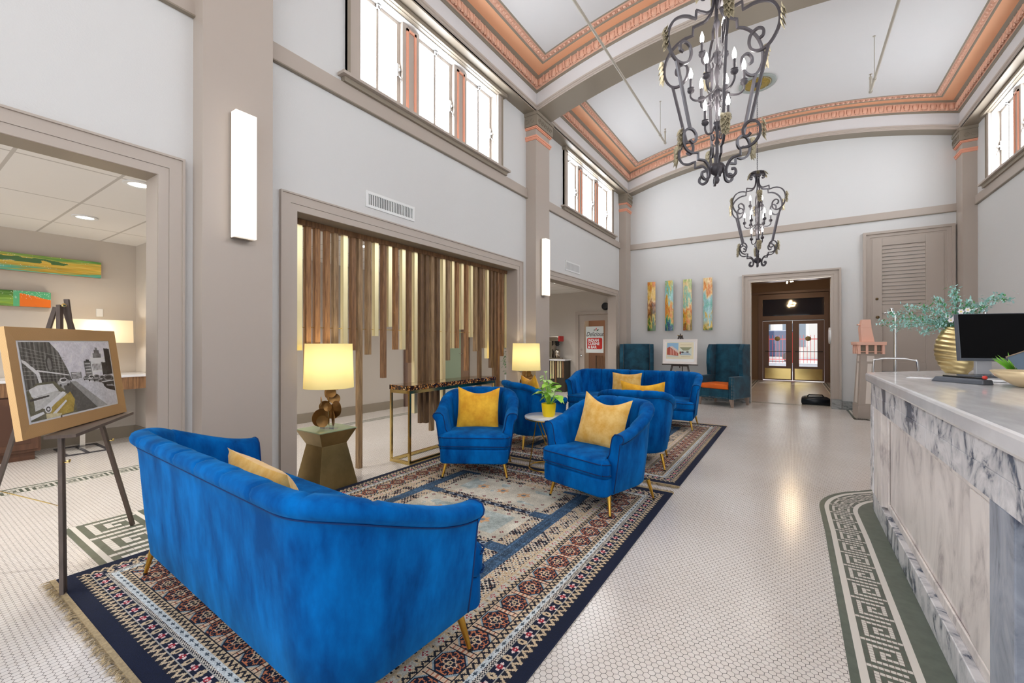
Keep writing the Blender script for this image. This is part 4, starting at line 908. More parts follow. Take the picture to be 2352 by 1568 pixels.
b = MB(); mitred(b, .97, .585, .070, -.022, .006, woven()); b.build('frame', t)
b = MB(); b.box(-.414, .414, -.012, -.006, .066, .519, mat('mat_board', (240, 240, 240), .8)); b.build('mat_board', t)
picmesh(ARTBW, .797, .427, 'print', t, PHOTO, (.002, -.0145, .08))
b = MB(); b.box(-.413, .413, -.0185, -.0175, .068, .517, PGLASS); b.build('glazing', t)

# small poster: building and interior on a cream sheet
A = np.zeros((90, 140, 3)) + (232, 222, 190); fillp(A, [(.03, .05), (.45, .05), (.45, .9), (.03, .9)], (150, 190, 220)); fillp(A, [(.03, .35), (.12, .28), (.45, .62), (.45, .84), (.03, .84)], (176, 82, 62)); fillp(A, [(.12, .28), (.2, .22), (.45, .5), (.45, .66)], (220, 200, 190)); fillp(A, [(.03, .76), (.45, .82), (.45, .9), (.03, .9)], (210, 214, 200))
for q in range(5): fillp(A, [(.14 + q * .06, .36 + q * .05), (.165 + q * .06, .38 + q * .05), (.165 + q * .06, .78), (.14 + q * .06, .78)], (226, 170, 150))
fillp(A, [(.5, .3), (.93, .3), (.93, .78), (.5, .78)], (214, 220, 206)); fillp(A, [(.5, .3), (.93, .3), (.8, .5), (.62, .5)], (150, 152, 120)); fillp(A, [(.5, .78), (.62, .58), (.8, .58), (.93, .78)], (170, 186, 196)); fille(A, .6, .6, .05, .05, (70, 60, 52)); fille(A, .78, .58, .05, .04, (80, 66, 50)); fille(A, .52, .64, .03, .1, (130, 40, 40))
fillp(A, [(.52, .15), (.92, .15), (.92, .17), (.52, .17)], (190, 160, 120), .6); fillp(A, [(.56, .86), (.88, .86), (.88, .875), (.56, .875)], (170, 150, 120), .6)
lf = .2 * .87 / 1.60
t = thing('framed_poster', 'white framed poster with small red brick building and lobby views on the far easel', 'picture', (-2.185, 10.28 + lf - .033, .862), .02); t.rotation_euler = Euler((-.128, 0, .02))
b = MB(); mitred(b, .75, .575, .055, -.02, .012, mat('white_washed_frame', (236, 228, 222), .5)); b.build('frame', t)
b = MB(); b.box(-.33, .33, -.010, -.005, .05, .53, mat('mat_board', (240, 240, 240), .8)); b.build('mat_board', t); picmesh(A, .60, .385, 'print', t, PHOTO, (0, -.012, .12))

# ------------------------------------------------------------------ painted panels on the walls
O1 = (214, 122, 50); Y1 = (220, 176, 70); G1 = (66, 110, 50); T1 = (120, 186, 170); S1 = (168, 204, 208); B1 = (150, 84, 36); P1 = (236, 206, 150)
PW = [(-2.96, [(0, O1), (.15, Y1), (.35, P1), (.5, B1), (.62, (90, 70, 30)), (.72, Y1), (.85, G1), (1, (60, 70, 30))], 'leftmost of four tall painted panels, orange at its top and green at its foot'),
      (-2.53, [(0, Y1), (.2, T1), (.35, S1), (.5, Y1), (.62, O1), (.75, Y1), (.88, (60, 150, 120)), (1, (20, 70, 110))], 'second of four tall painted panels, ending in deep blue green'),
      (-2.11, [(0, (160, 180, 110)), (.2, P1), (.4, T1), (.55, P1), (.65, O1), (.8, Y1), (.92, (120, 100, 30)), (1, B1)], 'third of four tall painted panels, pale green above burnt orange'),
      (-1.66, [(0, P1), (.18, O1), (.3, P1), (.42, S1), (.6, T1), (.75, S1), (.9, Y1), (1, G1)], 'rightmost of four tall painted panels, mostly pale blue, nearest the doorway')]
for i, (x, st, lb) in enumerate(PW):
    t = thing('painted_panel', lb, 'painting', (x, YF - .075, 1.65), 0, 'tall painted panels on the far wall'); w = .195; h = 1.225
    bend = lambda X, Y: -.018 * (1 - (X / (w / 2)) ** 2) - .0125
    picmesh(abstract(190, 34, 40 + i, st), w, h, 'painted_face', t, PAINT, (0, 0, 0), bend=bend)
    b = MB(); b.grid([[(-w / 2 + w * k / 8, -.010 - .018 * (1 - ((-1 + k / 4)) ** 2), z) for k in range(9)] for z in (0, h)], mat('panel_back', (150, 120, 80), .6)); b.box(-w / 2, w / 2, -.012, -.006, 0, h, mat('panel_back', (150, 120, 80), .6)); b.box(-.04, .04, -.006, .074, h * .25, h * .75, mat('panel_back', (150, 120, 80), .6)); b.build('panel_body', t)
for y0, y1, z0, z1, sd, st, lb in ((-.2, 1.79, 2.235, 2.45, 61, [(0, (90, 150, 70)), (.3, Y1), (.5, (206, 184, 80)), (.72, (200, 160, 60)), (.86, (90, 170, 140)), (1, (120, 190, 190))], 'long yellow and green painted panel high on the lounge wall'), (.0, 1.315, 1.80, 1.992, 62, None, 'lower painted panel with orange corner behind the easel top')):
    t = thing('painted_panel', lb, 'painting', (-7.95, (y0 + y1) / 2, z0), PI / 2, 'long painted panels in the lounge'); w = y1 - y0
    if st: A = abstract(50, 420, sd, st); n_ = noise2(50, 420, (20, 60), 5, 3); A[(n_ > .6) & (np.linspace(0, 1, 50)[:, None] < .45)] = (70, 110, 60)
    else:
        A = abstract(50, 280, sd, [(0, (60, 100, 40)), (.4, (110, 150, 60)), (.7, (140, 170, 60)), (1, (90, 130, 50))]); n_ = noise2(50, 280, (30, 40), 6, 3); X_ = np.linspace(0, 1, 280)[None] + 0 * n_; Y_ = np.linspace(0, 1, 50)[:, None] + 0 * n_
        A[(X_ > .76)] = (86, 170, 120); A[(X_ > .80) & (Y_ > .35 + .25 * (n_ - .5) + .2 * np.sin(X_ * 14))] = (222, 110, 20); A[(X_ > .74) & (np.random.default_rng(1).random((50, 280)) < .05) & (Y_ < .5)] = (230, 240, 230)
    picmesh(A, w, z1 - z0, 'painted_face', t, PAINT, (0, -.0215, 0)); b = MB(); b.box(-w / 2, w / 2, -.02, .048, 0, z1 - z0, mat('panel_back', (150, 120, 80), .6)); b.build('panel_body', t)

# ------------------------------------------------------------------ chandeliers
ARM = [(.028, 1.60), (.034, 1.52), (.06, 1.46), (.11, 1.43), (.20, 1.435), (.205, 1.365), (.27, 1.372), (.35, 1.355), (.42, 1.305), (.462, 1.22), (.468, 1.13), (.44, 1.05), (.39, .99), (.33, .972), (.275, 1.0), (.25, 1.06), (.262, 1.125), (.31, 1.155), (.352, 1.13), (.352, 1.085), (.325, 1.07)]
LOW = [(.262, .345), (.235, .325), (.208, .345), (.205, .395), (.24, .435), (.29, .43), (.325, .385), (.328, .32), (.295, .262), (.24, .238), (.185, .245), (.185, .19), (.13, .188), (.092, .155), (.075, .10), (.085, .045), (.12, .03), (.148, .055), (.142, .09), (.115, .095)]
TOPS = [(.028, 1.56), (.03, 1.62), (.05, 1.68), (.09, 1.705), (.125, 1.685), (.13, 1.645), (.105, 1.63), (.09, 1.65)]
def smooth_path(p, n=4, corners=()):
    out = []
    for i in range(len(p) - 1):
        p0 = p[max(i - 1, 0)]; p1 = p[i]; p2 = p[i + 1]; p3 = p[min(i + 2, len(p) - 1)]
        if i in corners or i + 1 in corners: out.append(p1); continue
        for k in range(n):
            t = k / n; out.append(tuple(.5 * (2 * b + (c - a) * t + (2 * a - 5 * b + 4 * c - d) * t * t + (3 * b - a - 3 * c + d) * t ** 3) for a, b, c, d in zip(p0, p1, p2, p3)))
    out.append(p[-1]); return out
ARMS = smooth_path(ARM, 5, (4, 5)); LOWS = smooth_path(LOW, 5, (10, 11)); TOPSS = smooth_path(TOPS, 4)
def acanthus(b, c, d, L, W, az):
    """gilded leaf: serrated rows curling outwards"""
    M = Matrix.Rotation(az, 4, 'Z'); R_ = random.Random(int(az * 100) + int(L * 1000))
    for i in range(4):
        t_ = i / 4; r = c[0] + d[0] * L * t_ + .014; z = c[1] + d[1] * L * t_
        for sd in (-1, 0, 1):
            p = M @ Vector((r, sd * .006, z)); v = M.to_3x3() @ Vector((.12 + d[0], sd * (.42 - .25 * t_), d[1] * 1.0)); leaf(b, p, v, M.to_3x3() @ Vector((1, 0, .3)), L * R_.uniform(.42, .6), W * .6, LEAFG, .3, -.3)
def chandelier(label, y, zb, ztop):
    t = thing('lantern_chandelier', label, 'chandelier', (-.533, y, zb), .82 if y < 5 else .65, 'wrought iron lantern chandeliers')
    for k in range(6):
        a = k * PI / 3; f = lambda P: [(r * cos(a), r * sin(a), z) for r, z in P]
        tg = (-sin(a), cos(a), 0); b = MB()
        b.tube(f(ARMS), .0135, IRON, 4, up=tg); b.build('upper_scroll', t)
        b = MB(); b.tube(f([(.388, .985), (.262, .44)]), .0145, IRON, 4, up=tg); b.build('cage_bar', t)
        b = MB(); b.tube(f(LOWS), .0125, IRON, 4, up=tg); b.build('lower_scroll', t)
        b = MB(); b.tube(f(TOPSS), .012, IRON, 4, up=tg); acanthus(b, (.10, 1.72), (.5, -.8), .09, .05, a); b.build('crown_scroll', t)
        b = MB(); acanthus(b, (.462, 1.26), (-.06, -1), .17, .075, a); b.build('gilded_leaf', t); b = MB(); acanthus(b, (.325, .43), (.0, -1), .15, .07, a); b.build('gilded_leaf', t)
    b = MB(); b.lathe([(r_ * (.72 if .17 < z_ < 1.65 else 1), z_) for r_, z_ in [(.0001, -.0), (.012, .008), (.02, .03), (.014, .055), (.010, .07), (.03, .08), (.058, .105), (.064, .14), (.05, .165), (.034, .175), (.034, .22), (.042, .235), (.02, .26), (.017, .33), (.03, .35), (.018, .37), (.014, .44), (.028, .47), (.03, .5), (.04, .52), (.02, .55), (.016, .6), (.03, .66), (.022, .70), (.012, .74), (.03, .76), (.04, .79), (.03, .82), (.016, .84), (.03, .9), (.034, .93), (.018, .99), (.012, 1.02), (.03, 1.04), (.03, 1.09), (.044, 1.11), (.02, 1.14), (.012, 1.2), (.02, 1.32), (.034, 1.35), (.034, 1.37), (.016, 1.4), (.016, 1.64), (.06, 1.66), (.075, 1.7), (.115, 1.715), (.115, 1.73), (.03, 1.735), (.02, 1.76)]], IRON, 16); b.build('column', t, smooth=True, auto=40)
    def candle(r, z, a, rr0=.02):
        c, s = cos(a), sin(a); b = MB(); P = smooth_path([(rr0, z + .02), (r * .45, z - .035), (r * .8, z - .045), (r, z - .01), (r, z + .035)], 4); b.tube([(q * c, q * s, w) for q, w in P], .0085, IRON, 8)
        b.tube([(q * c, q * s, w) for q, w in smooth_path([(r * .3, z - .05), (r * .25, z - .09), (r * .42, z - .1), (r * .5, z - .06)], 3)], .006, IRON, 6)
        b.lathe([(.008, .02), (.026, .035), (.03, .05), (.024, .062), (.028, .068), (.012, .075)], IRON, 12, Matrix.Translation((r * c, r * s, z))); ar = b.build('candle_arm', t, smooth=True, auto=40)
        b = MB(); b.lathe([(.0115, .07), (.0115, .15)], IRON, 10, Matrix.Translation((r * c, r * s, z))); b.build('candle_sleeve', ar, smooth=True, auto=40)
        b = MB(); b.lathe([(.010, .15), (.016, .172), (.0165, .19), (.010, .22), (.003, .24), (.0001, .245)], BULB, 10, Matrix.Translation((r * c, r * s, z)), cap=False); b.build('bulb', ar, smooth=True)
    for k in range(3): candle(.115, 1.09, k * 2 * PI / 3 + .3); candle(.10, .47, k * 2 * PI / 3 + .8)
    for k in range(6): candle(.205, .78, k * PI / 3 + .5)
    b = MB(); n = int((ztop - zb - 1.76) / .036); L_ = (ztop - zb - 1.76) / n
    for k in range(n):
        z = 1.76 + (k + .5) * L_; h = L_ * .68
        b.tube([((.008 * cos(q)) * (k % 2), (.008 * cos(q)) * (1 - k % 2), z + h * sin(q)) for q in [2 * PI * j / 8 for j in range(8)]], .0028, IRON, 4, closed=True)
    b.build('chain', t)
    return t
chandelier('large wrought iron lantern chandelier in the foreground, its top cut by the frame', 3.97, 2.695, 6.10)
chandelier('farther wrought iron lantern chandelier hanging complete on its long chain', 8.93, 2.72, 6.095)
for y in (3.97, 8.93):
    t = thing('ceiling_medallion', 'round gilded ceiling medallion above the farther chandelier' if y > 5 else 'round gilded ceiling medallion above the nearest chandelier', 'ceiling medallion', (-.533, y, 6.073), 0, 'ceiling medallions')
    b = MB(); b.lathe([(.30, 0), (.30, -.018), (.27, -.03), (.235, -.018), (.225, -.010)], mat('blue_grey_plaster', (150, 156, 150), .5), 48, cap=False); b.build('rim', t, smooth=True)
    b = MB(); b.lathe([(.225, -.010), (.2, -.016), (.07, -.02)], mat('gilded_plaster', (172, 146, 66), .4, .6, var=.35, vscale=40), 48, cap=False)
    for k in range(40): a = 2 * PI * k / 40; b.sphere((.212 * cos(a), .212 * sin(a), -.018), .011, LEAFG, 6, 4)
    b.build('gilded_field', t, smooth=True); b = MB(); b.lathe([(.075, -.015), (.07, -.04), (.03, -.055), (.0001, -.06)], IRON, 20, cap=False); b.build('canopy', t, smooth=True)

# sprinkler pipes under the ceiling
PIPE = mat('painted_pipe', (168, 160, 146), .5)
for i, x in enumerate((-2.10, 1.03)):
    t = thing('sprinkler_pipe', ['long painted sprinkler pipe crossing the left half of the ceiling', 'painted sprinkler pipe crossing the right half of the ceiling'][i], 'pipe', (x, 0, 5.3), 0, 'sprinkler pipes')
    b = MB(); b.tube([(0, -1.5, 0), (0, 8.66, 0), (0, 8.70, .01), (0, 8.70, .04)], .0175, PIPE, 10); b.cyl((0, 8.30, 0), (0, 8.36, 0), .024, PIPE, 10); b.cyl((0, 8.68, 0), (0, 8.715, .0), .024, PIPE, 10); b.build('pipe', t, smooth=True, auto=50)
    b = MB(); b.cyl((0, 8.70, .03), (0, 8.70, .2), .015, PIPE, 10); b.cyl((0, 8.70, .2), (0, 8.70, .235), .02, PIPE, 10); b.tube([(0, 8.70, .235), (0, 8.70, .27)], [.012, .006], NICKEL, 8); b.cyl((0, 8.70, .272), (0, 8.70, .276), .022, NICKEL, 12); b.build('sprinkler_head', t)
    for y in (8.33, 4.3): b = MB(); b.cyl((0, y, 0), (0, y, 5.625 + rise(x) - 5.3), .005, PIPE, 6); b.lathe([(.02, -.004), (.02, 0)], PIPE, 10, Matrix.Translation((0, y, 5.625 + rise(x) - 5.3))); b.build('hanger_rod', t)

# ------------------------------------------------------------------ louvred door above the marble plinth on the far wall
x0, x1, z0, z1 = 1.31, 2.33, .80, 3.385
b = MB()
for o, p, e in ((0, .035, .025), (.035, .095, .04), (.095, .14, .07)):
    b.box(x0 - p, x0 - o, YF - e, YF, z0 - .03, z1 + p, TRIM); b.box(x1 + o, x1 + p, YF - e, YF, z0 - .03, z1 + p, TRIM); b.box(x0 - o, x1 + o, YF - e, YF, z1 + o, z1 + p, TRIM)
struct(b.build('trim_9'))
d = bpy.data.objects.new('door_1', None); COL.objects.link(d); struct(d); d.location = (x0, YF, z0)
W, H = x1 - x0, z1 - z0; xa, xb = .15, W - .25; b = MB(); F = -.032
for a, c, p, q in ((0, xa, 0, H), (xb, W, 0, H), (xa, xb, 0, .18), (xa, xb, 1.13, 1.29), (xa, xb, H - .14, H)): b.box(a, c, F, -.001, p, q, TRIM)
b.build('stiles_and_rails', d, bevel=.004)
b = MB(); b.box(xa, xb, -.012, -.001, .18, 1.13, TRIM); b.build('lower_panel', d)
b = MB(); n = 16
for k in range(n):
    z = 1.30 + (H - .14 - 1.30) * (k + .5) / n; b.hexa([(xa, -.024, z - .036), (xb, -.024, z - .036), (xb, -.018, z - .036), (xa, -.018, z - .036)], [(xa, -.006, z + .03), (xb, -.006, z + .03), (xb, -.001, z + .03), (xa, -.001, z + .03)], TRIM)
b.build('louvre_slats', d)
b = MB(); M = Matrix.Rotation(PI / 2, 4, 'X'); b.lathe([(.0001, 0), (.025, .0), (.025, .008), (.012, .012), (.012, .03), (.026, .04), (.028, .055), (.0001, .066)], mat('old_bronze', (120, 100, 72), .4, .9), 16, Matrix.Translation((.075, F, 1.05)) @ M); b.build('knob', d, smooth=True)
b = MB(); b.lathe([(.0001, 0), (.024, .0), (.024, .008), (.0001, .012)], mat('old_bronze'), 16, Matrix.Translation((.07, F, 1.41)) @ M); b.build('deadbolt', d, smooth=True)
t = thing('marble_plinth', 'long grey veined marble ledge below the louvred door', 'plinth', (0, 0, 0))
b = MB(); b.box(1.17, 2.49, YF - .42, YF - .03, 0, .62, MVEIN); b.build('body', t); b = MB(); b.box(1.165, 2.49, YF - .45, YF - .03, .62, .68, MVEIN); b.build('ledge', t, bevel=.008); b = MB(); b.box(1.17, 2.49, YF - .035, YF - .001, .68, .77, MDARK); b.build('upstand', t)

# ------------------------------------------------------------------ far doorway, vestibule, glazed entrance doors
BR = mat('dark_bronze_paint', (122, 98, 86), .38, .2); BRL = mat('vestibule_paint', (140, 114, 92), .6)
VX0, VX1, VY, VZ = -1.32, 1.12, 18.1, 3.75
b = MB(); b.box(VX0 - .1, VX0, YF + .25, VY, 0, VZ, BRL); struct(b.build('wall_vestibule_left')); b = MB(); b.box(VX1, VX1 + .1, YF + .25, VY, 0, VZ, BRL); struct(b.build('wall_vestibule_right'))
b = MB(); b.box(VX0, VX1, YF + .25, VY, VZ, VZ + .05, BRL); struct(b.build('ceiling'))
b = MB(); b.box(VX0, -1.06, VY, VY + .15, 0, VZ, BRL); b.box(1.03, VX1, VY, VY + .15, 0, VZ, BRL); b.box(-1.06, 1.03, VY, VY + .15, 3.12, VZ, BRL); b.box(VX0, VX1, VY - .03, VY, 3.1, 3.2, BR); struct(b.build('wall_vestibule_end'))
b = MB(); b.box(DX0, DX1, YF + .25, YF + .26, DZ, VZ, BRL); b.box(VX0, DX0, YF + .25, YF + .27, 0, VZ, BRL); b.box(DX1, VX1, YF + .25, YF + .27, 0, VZ, BRL); struct(b.build('wall_vestibule_front'))
b = MB(); b.box(DX0 + .001, DX1 - .001, YF - .02, YF + .25, DZ - .012, DZ, NICKEL); struct(b.build('trim_10'))
E0, E1 = -.92, .905; EM = (E0 + E1) / 2; b = MB()
for a, c in ((-1.06, E0), (E1, 1.03)): b.box(a, c, VY - .03, VY + .12, 0, 3.12, BR)
b.box(E0, E1, VY - .03, VY + .12, 2.16, 2.32, BR); b.box(E0, E1, VY - .03, VY + .12, 2.92, 3.12, BR); b.box(E0, E1, VY - .04, VY, 2.145, 2.165, BLACK); struct(b.build('trim_11'))
b = MB(); b.box(E0, E1, VY + .03, VY + .04, 2.32, 2.92, mat('dark_reflective_glass', (40, 52, 72), .05, spec=1.0)); struct(b.build('window_5'))
for k, (a, c) in enumerate(((E0 + .005, EM - .004), (EM + .004, E1 - .005))):
    d = bpy.data.objects.new('door_%d' % (k + 2), None); COL.objects.link(d); struct(d); b = MB(); g0, g1 = a + .19, c - .19
    for p, q, r_, s_ in ((a, g0, 0.02, 2.14), (g1, c, 0.02, 2.14), (g0, g1, .02, .52), (g0, g1, 2.02, 2.14)): b.box(p, q, VY, VY + .045, r_, s_, BR)
    b.build('door_frame', d); b = MB(); b.box(g0, g1, VY + .018, VY + .026, .52, 2.02, GLASS); b.build('pane', d)
    b = MB(); b.box(a + .06, c - .05, VY - .006, VY - .001, .06, .44, BRASS); b.build('kick_plate', d)
    b = MB(); b.tube([(a + .07, VY - .002, 1.05), (a + .07, VY - .06, 1.05), (c - .04, VY - .06, 1.05), (c - .04, VY - .002, 1.05)], .012, BLACK, 8); b.build('push_bar', d)
    b = MB(); b.lathe([(.0001, 0), (.085, 0), (.085, .01), (.0001, .014)], DKBRASS, 24, Matrix.Translation(((g0 + g1) / 2, VY - .002 + .018, 1.5)) @ Matrix.Rotation(PI / 2, 4, 'X')); b.build('door_medallion', d)
t = thing('wall_clock', 'round white disc on the right jamb inside the far doorway', 'clock', (DX1 - .001, YF + .12, 1.5)); b = MB(); b.lathe([(.0001, 0), (.17, 0), (.17, .03), (.15, .035), (.0001, .035)], WHITEP, 32, Matrix.Rotation(-PI / 2, 4, 'Y')); b.build('face', t)
t = thing('starburst_pendant', 'brass starburst light hanging in the brown entrance vestibule', 'pendant light', (-.05, 13.6, 3.08)); b = MB(); R = random.Random(3); bb = MB()
b.cyl((0, 0, .05), (0, 0, .665), .008, BRASS, 6)
for k in range(22):
    v = Vector((R.gauss(0, 1), R.gauss(0, 1), R.gauss(0, 1))).normalized(); L_ = R.uniform(.09, .16); b.cyl(v * .04, v * L_, .004, BRASS, 5); bb.sphere(v * L_, .016, WARMB, 8, 6)
b.sphere((0, 0, 0), .05, BRASS, 12, 8); b.build('brass_rods', t); bb.build('bulbs', t, smooth=True)
t = thing('floor_mat_roll', 'black folded bag lying on the floor at the right foot of the far doorway', 'bag', (.40, 11.55, 0.003), .1); b = MB(); slab(b, [(-.27, -.2), (.27, -.22), (.28, .18), (-.22, .2)], 0, .15, .06, mat('black_leather', (26, 34, 42), .3), .03); b.build('bag_body', t, smooth=True); t.name = 'black_bag'
b = MB(); b.tube([(-.15, -.1, .165), (-.12, -.12, .21), (.12, -.12, .215), (.15, -.1, .165)], .014, BLACK, 6); b.build('handle', t, smooth=True)

for y in (12.6, 15.6):
    t = thing('disc_ceiling_light', ['nearer', 'farther'][y > 14] + ' round white ceiling light of the entrance vestibule, mirrored in the transom', 'ceiling light', (-.1, y, VZ), 0, 'round vestibule lights'); b = MB(); b.lathe([(.36, 0), (.36, -.05), (.33, -.06)], WHITEP, 32, cap=False); b.build('rim', t)
    b = MB(); b.lathe([(.0001, -.06), (.33, -.06)], mat('disc_diffuser', (255, 255, 255), .5, emit=(255, 246, 234), estr=9), 32, cap=False); b.build('diffuser', t)
# street beyond the entrance
b = MB(); b.box(-30, 30, 18.3, 24.5, -.12, -.02, mat('pavement', (190, 188, 190), .9)); b.box(-30, 30, 24.5, 34, -.14, -.04, mat('asphalt', (126, 128, 136), .9)); b.box(-30, 30, 34, 60, -.12, -.02, mat('pavement')); struct(b.build('ground'), 'pale street and pavement outside the glazed doors', 'street')
RED = mat('red_fence_paint', (196, 64, 56), .6); t = thing('street_fence', 'red metal picket fence across the street, seen through the entrance doors', 'fence', (0, 35, -.02))
b = MB()
for k in range(60): b.box(-6 + k * .2, -5.975 + k * .2, -.012, .012, 0, 1.9, RED)
b.build('pickets', t); b = MB(); b.box(-6, 6, -.02, .02, .2, .26, RED); b.box(-6, 6, -.02, .02, 1.6, 1.66, RED); b.build('rails', t)
for k in range(5): b = MB(); b.box(-6 + k * 3 - .06, -5.94 + k * 3, -.06, .06, 0, 2.1, RED); b.build('post', t)
t = thing('parked_truck', 'dark blue vehicle behind the red fence, seen through the left entrance door', 'vehicle', (-2.2, 38, -.02)); b = MB(); b.hexa([(-1.4, -1, .35), (2.6, -1, .35), (2.6, 1, .35), (-1.4, 1, .35)], [(-1.3, -.9, 2.3), (2.3, -.9, 2.3), (2.3, .9, 2.3), (-1.3, .9, 2.3)], mat('navy_paint', (60, 76, 110), .3)); b.build('body', t, bevel=.1)
for x in (-.8, 1.9): b = MB(); b.cyl((x, -1.05, .35), (x, -.8, .35), .35, BLACK, 16); b.build('wheel', t)
t = thing('street_building', 'pale building with grid windows on the far side of the street', 'building', (0, 48, -.02)); b = MB(); b.box(-14, 14, 0, 3, 0, 9, mat('pale_render', (224, 220, 212), .8)); b.build('wall', t)
for k in range(9):
    for z in (1.0, 4.6): b = MB(); b.box(-12 + k * 2.8, -10.2 + k * 2.8, -.05, -.001, z, z + 2.2, mat('window_dark', (110, 124, 136), .2)); w_ = b.build('window', t)

# ------------------------------------------------------------------ tower shaped floor statue
t = thing('tower_statue', 'taupe and coral wooden lookout tower model standing on the floor right of the far doorway', 'statue', (1.14, 9.98, 0), .12); CO = mat('coral_paint', (242, 192, 170), .5); IN = mat('cream_inset', (226, 216, 206), .6)
def fr(w0, w1, z0, z1, m, b, d0=None, d1=None):
    d0 = d0 or w0; d1 = d1 or w1; b.hexa([(-w0, -d0, z0), (w0, -d0, z0), (w0, d0, z0), (-w0, d0, z0)], [(-w1, -d1, z1), (w1, -d1, z1), (w1, d1, z1), (-w1, d1, z1)], m)
b = MB(); fr(.19, .19, 0, .24, TRIM, b); fr(.18, .135, .24, 1.17, TRIM, b)
b.build('tower_body', t, bevel=.004)
b = MB()
for z0, z1, w0, w1 in ((.27, .98, .085, .045), (1.02, 1.12, .055, .05)):
    for rz in (0, PI / 2, PI, -PI / 2):
        k = lambda z: -(.18 - .045 * (z - .24) / .93) - .002
        b.add([(-w0, k(z0), z0), (w0, k(z0), z0), (w1, k(z1), z1), (-w1, k(z1), z1)], [(0, 1, 2, 3)], IN, Matrix.Rotation(rz, 4, 'Z'))
b.build('inset_panel', t)
b = MB(); fr(.14, .14, 1.17, 1.31, TRIMD, b); b.build('upper_drum', t)
b = MB(); fr(.205, .21, 1.31, 1.37, CO, b)
for s in (-1, 1):
    for x in (-.17, -.06, .06, .17): b.box(x - .018, x + .018, s * .175 - .012, s * .175 + .012, 1.15, 1.31, CO); b.box(s * .175 - .012, s * .175 + .012, x - .018, x + .018, 1.15, 1.31, CO)
    b.box(-.18, .18, s * .175 - .006, s * .175 + .006, 1.185, 1.2, CO); b.box(s * .175 - .006, s * .175 + .006, -.18, .18, 1.185, 1.2, CO)
b.build('balcony', t, bevel=.004)
b = MB(); b.hexa([(-.11, -.09, 1.37), (.07, -.09, 1.37), (.07, .09, 1.37), (-.11, .09, 1.37)], [(-.13, -.08, 1.62), (.03, -.08, 1.62), (.03, .08, 1.62), (-.13, .08, 1.62)], CO); b.hexa([(-.13, -.08, 1.62), (.03, -.08, 1.62), (.03, .08, 1.62), (-.13, .08, 1.62)], [(-.10, -.07, 1.77), (.02, -.07, 1.77), (.02, .07, 1.77), (-.10, .07, 1.77)], CO); b.box(-.16, -.125, -.04, .04, 1.67, 1.69, CO); b.build('tower_head', t, bevel=.006)

# ------------------------------------------------------------------ reception counter
t = thing('reception_counter', 'long reception counter with grey veined marble front and pale marble top at the right', 'counter', (0, 0, 0)); ZT = 1.105
def arc(cx, cy, r, a0, a1, n): return [(cx + r * cos(math.radians(a0 + (a1 - a0) * i / n)), cy + r * sin(math.radians(a0 + (a1 - a0) * i / n))) for i in range(n + 1)]
top = [(1.45, .3), (1.45, 4.35), (1.95, 4.95), (1.62, 5.55)] + [(1.50, 5.66), (1.10, 5.28)] + [(.56, 4.66)] + [(.515, 4.60), (.50, 4.54)] + [(.50, .3)]
b = MB(); b.prism(top, ZT - .07, ZT, MARB); b.build('counter_top', t, bevel=.014)
b = MB(); b.prism([(1.40, .35), (1.40, 4.35), (1.85, 4.93), (1.55, 5.5), (1.1, 5.18), (.62, 4.62), (.575, 4.5), (.575, .35)], 0.0, ZT - .0705, MPANEL); b.build('carcass', t)
def face(y0, y1, z0, z1, m, d, nm, bev=.004): b = MB(); b.box(.574 - d, .576, y0, y1, z0, z1, m); return b.build(nm, t, bevel=bev)
for y0, y1 in ((.35, 1.8), (1.802, 3.1), (3.102, 4.52)): face(y0, y1, .0, .14, MDARK if y0 < 1.8 else MVEIN, .032, 'base_slab')
for i, (y0, y1) in enumerate(((.35, 1.83), (1.832, 2.7), (2.702, 3.5), (3.502, 4.52))): face(y0, y1, .94, 1.034, MVEIN, .04, 'frieze_slab', .002); face(y0 + .1 * (i > 0), y1 + .1 * (i < 3), .845, .9395, MVEIN, .042, 'frieze_slab', .002)
face(4.06, 4.51, .16, .845, MPANEL, .04, 'pilaster_slab'); face(4.40, 4.53, .16, .845, MVEIN, .044, 'pilaster_slab'); face(1.83, 2.02, .16, .845, MDARK, .04, 'pilaster_slab')
face(2.05, 2.33, .215, .795, MPANEL, .010, 'panel_slab')
for y0, y1 in ((2.05, 4.03), (.4, 1.8)):
    b = MB()
    for a, c, p, q in ((y0, y0 + .04, .17, .84), (y1 - .04, y1, .17, .84), (y0 + .04, y1 - .04, .80, .84), (y0 + .04, y1 - .04, .17, .21)): b.box(.563, .574, a, c, p, q, MPANEL)
    b.build('panel_moulding', t, bevel=.004)

def on_counter(name, label, cat, x, y, rz=0, group=None): return thing(name, label, cat, (x, y, ZT + .0005), rz, group)
# gold vase with eucalyptus
t = on_counter('gold_vase', 'flat ribbed gold vase behind the monitor on the marble counter', 'vase', 1.09, 4.80, -.62); b = MB(); rows = []
VG = mat('hammered_gold', (204, 182, 132), .3, .9)
for i in range(45):
    z = i / 44; r = .050 + .086 * math.sin(PI * min(1, max(0, z * .93 + .04))) ** .75; r *= 1 if z < .97 else .98
    row = []
    for k in range(40):
        a = 2 * PI * k / 40; f = .003 * math.sin(z * 60 + 2.6 * math.cos(a) + .8 * math.sin(3 * z + a)) * (1 if sin(a) < .6 else .5); row.append(((r + f) * cos(a), (r * .42 + f) * sin(a), z * .375))
    rows.append(row)
b.grid(rows, VG, closev=True); b.add(rows[0], [tuple(range(40))[::-1]], VG); b.build('vase_body', t, smooth=True)
t = on_counter('eucalyptus_spray', 'loose spray of pale blue green leaves and white blossoms in the gold vase', 'flowers', 1.09, 4.80, -.62); R = random.Random(12)
EU = mat('pale_teal_leaf', (194, 228, 226), .6, rgb2=(160, 212, 200), vscale=30); EG = mat('grass_green_stem', (84, 150, 84), .6); st = MB(); lv = MB()
